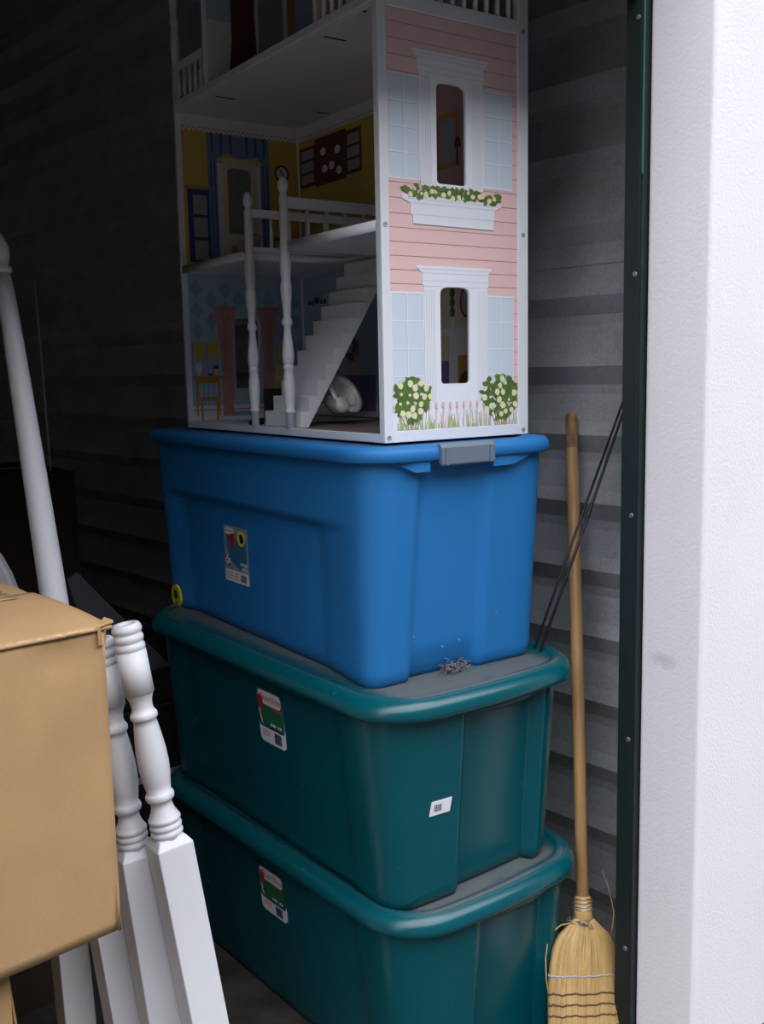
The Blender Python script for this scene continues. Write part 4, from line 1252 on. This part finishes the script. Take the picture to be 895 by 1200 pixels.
q = MB(); q.box(-.025, .025, -.025, .025, 0, .52); q.build('leg_shaft', M['white_wood'], sp, bevel=.002)
q = MB(); q.lathe([(.018, .52), (.018, .532), (.012, .536)], 20); q.build('end_dowel', M['white_wood'], sp)
place_axis(sp, (0.642, 1.529, 0.460), (0.639, 1.488, 0.008), R(-6))

pole = thing('bed_pole', 'long white tapered bed pole with a ball finial leaning behind the cardboard box', 'bed pole')
ptop, pbot = Vector((0.708, 1.776, 1.487)), Vector((0.713, 1.463, 0.008))
L_ = (ptop - pbot).length
q = MB(); zt = L_ - 0.075
q.lathe([(.0265, 0), (.0265, .30), (.0248, .55), (.0238, .76), (.0222, .92), (.0200, 1.10), (.0172, 1.28), (.0145, zt - .03), (.0122, zt)], 28)
q.build('shaft', M['white_wood'], pole)
q = MB(); q.lathe([(.0115, zt), (.0153, zt + .003), (.0162, zt + .007), (.0150, zt + .011), (.0112, zt + .014), (.0122, zt + .020), (.0158, zt + .032), (.0162, zt + .042), (.0140, zt + .054), (.0090, zt + .066), (.0055, zt + .072), (.0045, zt + .076), (.001, zt + .078)], 24)
q.build('finial', M['white_wood'], pole)
place_axis(pole, ptop, pbot)

# white curved headboard end, standing behind the box
hb = thing('headboard', 'white arched headboard end rising behind the cardboard box', 'headboard', (0.60, 2.02, 0.0), R(-40))
q = MB()
def arcpts(r, n=22, a0=0, a1=180): return [(r * 0.85 * math.cos(R(a0 + (a1 - a0) * i / n)), 0.765 + r * math.sin(R(a0 + (a1 - a0) * i / n))) for i in range(n + 1)]
OUT = arcpts(0.235); INN = arcpts(0.200)
q.poly([(0.19975, 0.505)] + OUT + [(-0.19975, 0.505), (-0.170, 0.505)] + INN[::-1] + [(0.170, 0.505)], lambda u, v, d: (u, d, v), -0.014, 0.014)
q.build('arched_frame', M['white_wood'], hb, bevel=.004)
q = MB(); q.poly([(0.170, 0.53)] + INN + [(-0.170, 0.53)], lambda u, v, d: (u, d, v), -0.004, 0.004)
q.build('panel', M['white_wood'], hb)
q = MB(); q.tube([(u * .93, -.010, .765 + (v - .765) * .93) for u, v in INN], .005, 8); q.build('bead', M['white_wood'], hb)

# ================================================================== BROOM
br = thing('corn_broom', 'corn broom with wooden handle leaning on the corrugated wall beside the green totes', 'broom')
btop = Vector((1.663, 1.277, 1.143)); bcol = Vector((1.435, 1.068, 0.249))
d = (btop - bcol).normalized()
bbot = bcol - d * (bcol.z / d.z) + d * 0.006
L_ = (btop - bbot).length; zc = (bcol - bbot).length           # collar height along the axis
q = MB(); q.lathe([(.0118, zc - .03), (.0120, zc + .3), (.0122, L_ - .3), (.0122, L_ - .012), (.0105, L_ - .004), (.006, L_ - .0005), (.001, L_)], 20)
hd = q.build('handle', M['wood_handle'], br)
q = MB(); q.lathe([(.01232, L_ - .075), (.01236, L_ - .068), (.01236, L_ - .02), (.0122, L_ - .012), (.0106, L_ - .0038), (.0061, L_ - .0003), (.001, L_ + .0002)], 20, cap=False)
q.build('worn_grip', M['wood_worn'], hd)
q = MB(); q.lathe([(.0135, zc - .030), (.0175, zc - .024), (.0170, zc - .005), (.0150, zc + .008), (.0135, zc + .014)], 20)
q.build('collar', M['straw'], br)
wq = MB()
for i in range(4):
    zz_ = zc - .008 + i * .0058
    wq.tube([(.0172 * math.cos(a), .0172 * math.sin(a), zz_ + .0016 * math.sin(a + i)) for a in [2 * math.pi * k / 20 for k in range(20)]], .0013, 6, closed=True)
wq.build('binding_wire', M['wire'], br)
# sweep: flattened bundle, x = width, y = thickness
PRF = [(zc - .024, .018, .017), (zc - .032, .024, .019), (zc - .040, .037, .022), (zc - .050, .050, .024), (zc - .064, .060, .0245), (zc - .085, .068, .0235), (zc - .115, .073, .021), (zc - .150, .0765, .019), (zc - .20, .077, .017), (.002, .079, .013)]
PRF = [p for p in PRF if p[0] > .0 or p is PRF[-1]]
def cross(z):
    for (z0, a0, c0), (z1, a1, c1) in zip(PRF, PRF[1:]):
        if z1 <= z <= z0:
            k = (z0 - z) / (z0 - z1)
            return a0 + (a1 - a0) * k, c0 + (c1 - c0) * k
    return PRF[-1][1:] if z < PRF[-1][0] else PRF[0][1:]
def spt(t, z, k=1.0):
    a, c = cross(z)
    ct, s_ = math.cos(t), math.sin(t)
    a *= 0.95; c *= 0.75
    return (k * a * math.copysign(abs(ct) ** .8, ct), k * c * math.copysign(abs(s_) ** .8, s_), z)
q = MB(); n = 40; vs = []; lv = [PRF[0][0] + (PRF[-1][0] - PRF[0][0]) * i / 26 for i in range(27)]
for z in lv:
    vs += [spt(2 * math.pi * i / n, z, .95) for i in range(n)]
q.add(vs, [(j * n + i, j * n + (i + 1) % n, (j + 1) * n + (i + 1) % n, (j + 1) * n + i) for j in range(26) for i in range(n)], 0, True)
q.f.append(list(range(n))); q.m.append(0); q.sm.append(False); q.f.append([26 * n + i for i in range(n)]); q.m.append(0); q.sm.append(False)
q.build('straw_core', M['straw2'], br)
rb = random.Random(11)
q = MB()
for i in range(900):
    t = rb.uniform(0, 2 * math.pi); dt = rb.uniform(-.10, .10); k = rb.uniform(.955, 1.015)
    z1 = lv[0] - rb.uniform(0, .012); z0 = rb.uniform(.0, .01)
    zs = [z1 + (z0 - z1) * u for u in (0, .06, .12, .2, .32, .5, .75, 1)]
    P_ = [Vector(spt(t + dt * (j / 7), z, k)) for j, z in enumerate(zs)]
    w = rb.uniform(.0006, .0012); vs = []
    for p in P_:
        o2 = Vector((-p.y * 12, p.x, 0)).normalized() * w
        nn = Vector((p.x * .15, p.y, 0)).normalized() * w * .8
        vs += [p - o2, p + nn, p + o2]
    fs = []
    for j in range(7):
        fs += [(3 * j, 3 * j + 1, 3 * j + 4, 3 * j + 3), (3 * j + 1, 3 * j + 2, 3 * j + 5, 3 * j + 4)]
    q.add(vs, fs, 0 if rb.random() < .72 else 1, True)
o = q.build('straw_bristles', [M['straw'], M['straw2']], br, kind='stuff')
# stitching
def stitch(z, m_, r, wob):
    q = MB(); pts = []
    for i in range(72):
        t = 2 * math.pi * i / 72
        p = Vector(spt(t, z, 1.02)); pts.append((p.x, p.y, z + wob * math.sin(9 * t) + .0008 * math.sin(23 * t) + p.x * -0.02))
    q.tube(pts, r, 6, closed=True); q.build('stitching', m_, br)
stitch(zc - .122, M['twine_grey'], .0017, .0005)
for i in range(5):
    stitch(zc - .152 - i * .0185, M['twine_brown'], .0017, .0012)
# lint caught at the neck
q = MB()
for i in range(60):
    a = rb.uniform(0, 6.3); c = Vector((.019 * math.cos(a) - .006, .019 * math.sin(a), zc - .033 + rb.uniform(-.006, .006)))
    q.tube([c, c + Vector((rb.uniform(-.006, .006), rb.uniform(-.006, .006), rb.uniform(-.005, .005))), c + Vector((rb.uniform(-.008, .008), rb.uniform(-.008, .008), rb.uniform(-.004, .004)))], .0010, 4)
q.build('lint', M['fluff'], br, kind='stuff')
# one straw bowed out at the shoulder, one broken loose at the other side
q = MB(); q.tube([(-.020, 0, zc - .032), (-.046, 0, zc - .035), (-.062, 0, zc - .046), (-.073, 0, zc - .064), (-.0775, 0, zc - .09), (-.077, 0, zc - .125), (-.072, 0, zc - .160)], .0013, 6); q.build('stray_straw', M['straw'], br)
q = MB(); q.tube([(.056, .004, zc - .070), (.066, .004, zc - .02), (.058, .004, zc + .020), (.044, .004, zc + .056)], [.0012, .0011, .0009, .0004], 6); q.build('stray_straw', M['straw'], br)
# orient: width direction faces the doorway
u = Vector((0.91, -0.41, 0)); u = (u - d * u.dot(d)).normalized(); v = d.cross(u)
br.rotation_mode = 'QUATERNION'
br.rotation_quaternion = Matrix(((u.x, v.x, d.x), (u.y, v.y, d.y), (u.z, v.z, d.z))).to_quaternion()
br.location = bbot

# ================================================================== RODS AND SMALL THINGS
def rod(label, pts, r, m_, name='thin_rod', group=None):
    c = Vector(pts[0])
    q = MB(); q.tube([Vector(p) - c for p in pts], r, 8)
    o = q.build(name, m_, None, loc=c)
    return tag(o, label, 'rod', group)
rod('long thin black rod standing on the dusty green lid, leaning up behind the door guide', [(1.396, 1.138, 0.726), (1.528, 1.139, 0.944), (1.662, 1.140, 1.175), (1.675, 1.140, 1.20)], .0028, M['black_rod'])
rod('shorter thin black rod leaning beside the long black rod behind the broom handle', [(1.404, 1.158, 0.726), (1.52, 1.156, 0.925), (1.672, 1.153, 1.180)], .0024, M['black_rod'])
rod('thin pale fibreglass rod leaning in the dark behind the white pole', [(1.150, 2.6285, 0.984), (1.163, 2.666, 1.163), (1.187, 2.735, 1.492)], .0032, M['pale_rod'])
# cobweb fluff
q = MB(); rf_ = random.Random(8)
for i in range(120):
    c = Vector((rf_.gauss(0, .010), rf_.gauss(0, .006), abs(rf_.gauss(0, .006))))
    e = c + Vector((rf_.uniform(-.012, .012), rf_.uniform(-.008, .008), rf_.uniform(-.002, .010)))
    q.tube([c, (c + e) / 2 + Vector((0, 0, .003)), e], .0007, 4)
o = q.build('cobweb_clump', M['fluff'], None, loc=(1.2026, 1.168, 0.724))
tag(o, 'grey clump of cobweb and lint at the foot of the blue tote', 'lint'); o['kind'] = 'stuff'

# ================================================================== DIM THINGS IN THE BACK
plain_box('cardboard_box', 'dim cardboard box on top of the stack in the dark depth', 0.76, 1.22, 2.60, 3.06, 0.52, 0.98, M['card_shaded'], R(-6))
plain_box('cardboard_box', 'dim cardboard box at the bottom of the stack in the dark depth', 0.72, 1.24, 2.58, 3.08, 0.0, 0.514, M['card_shaded'], R(-4))
plain_box('cardboard_box', 'dim cardboard box under the arched white headboard', 0.36, 0.82, 1.84, 2.22, 0.0, 0.500, M['card_shaded'])
ch = thing('steamer_trunk', 'black trunk with a pale band standing on the floor behind the green totes', 'trunk', (1.22, 2.32, 0.0), 0.0)
q = MB(); q.box(-.26, .26, -.23, .23, 0, .46); q.build('trunk_body', M['dark_chest'], ch, bevel=.006)
q = MB(); q.box(-.265, .265, -.235, .235, .462, .522); q.build('trunk_lid', M['dark_chest'], ch, bevel=.008)
q = MB(); q.box(-.262, .262, -.2335, -.2302, .278, .294); q.build('trunk_band', M['pale_band'], ch, bevel=.001)
q = MB(); q.poly([(-.02, 0.0), (-.085, .255), (-.06, .27), (.168, 0.0)], lambda u, v, d: (u, d, v), -.006, .006)
tag(q.build('grey_board', M['dark_panel'], None, bevel=.001, loc=(1.05, 2.16, .5235)), 'flat grey board with a slanted edge standing on the black trunk', 'board')
# cobweb threads on the short end of the blue tote
rw = random.Random(21); q = MB()
def cob(x, z): return Vector((x, -(0.412 + 0.033 * z / HB) - 0.0125 * (1 - (x / 0.195) ** 2) + 0.0015, z))
for i in range(7):
    x0 = rw.uniform(0.04, 0.165); z0 = rw.uniform(0.03, 0.10)
    x1 = x0 + rw.uniform(-.05, .03); z1 = z0 + rw.uniform(-.02, .05)
    x1 = min(x1, .168)
    m_ = cob((x0 + x1) / 2, (z0 + z1) / 2 - .006)
    q.tube([cob(x0, z0), m_, cob(x1, z1)], .00022, 4)
for i in range(4):
    x0 = rw.uniform(-.15, .165); q.lathe([(.0004, 0), (.0018, .001), (.0012, .003), (.0003, .004)], 6, org=cob(x0, rw.uniform(.01, .09)))
o = q.build('cobweb', M['web'], None, loc=blue.location, rot=(0, 0, YB))
tag(o, 'thin dusty cobweb threads clinging to the end of the blue tote', 'cobweb'); o['kind'] = 'stuff'
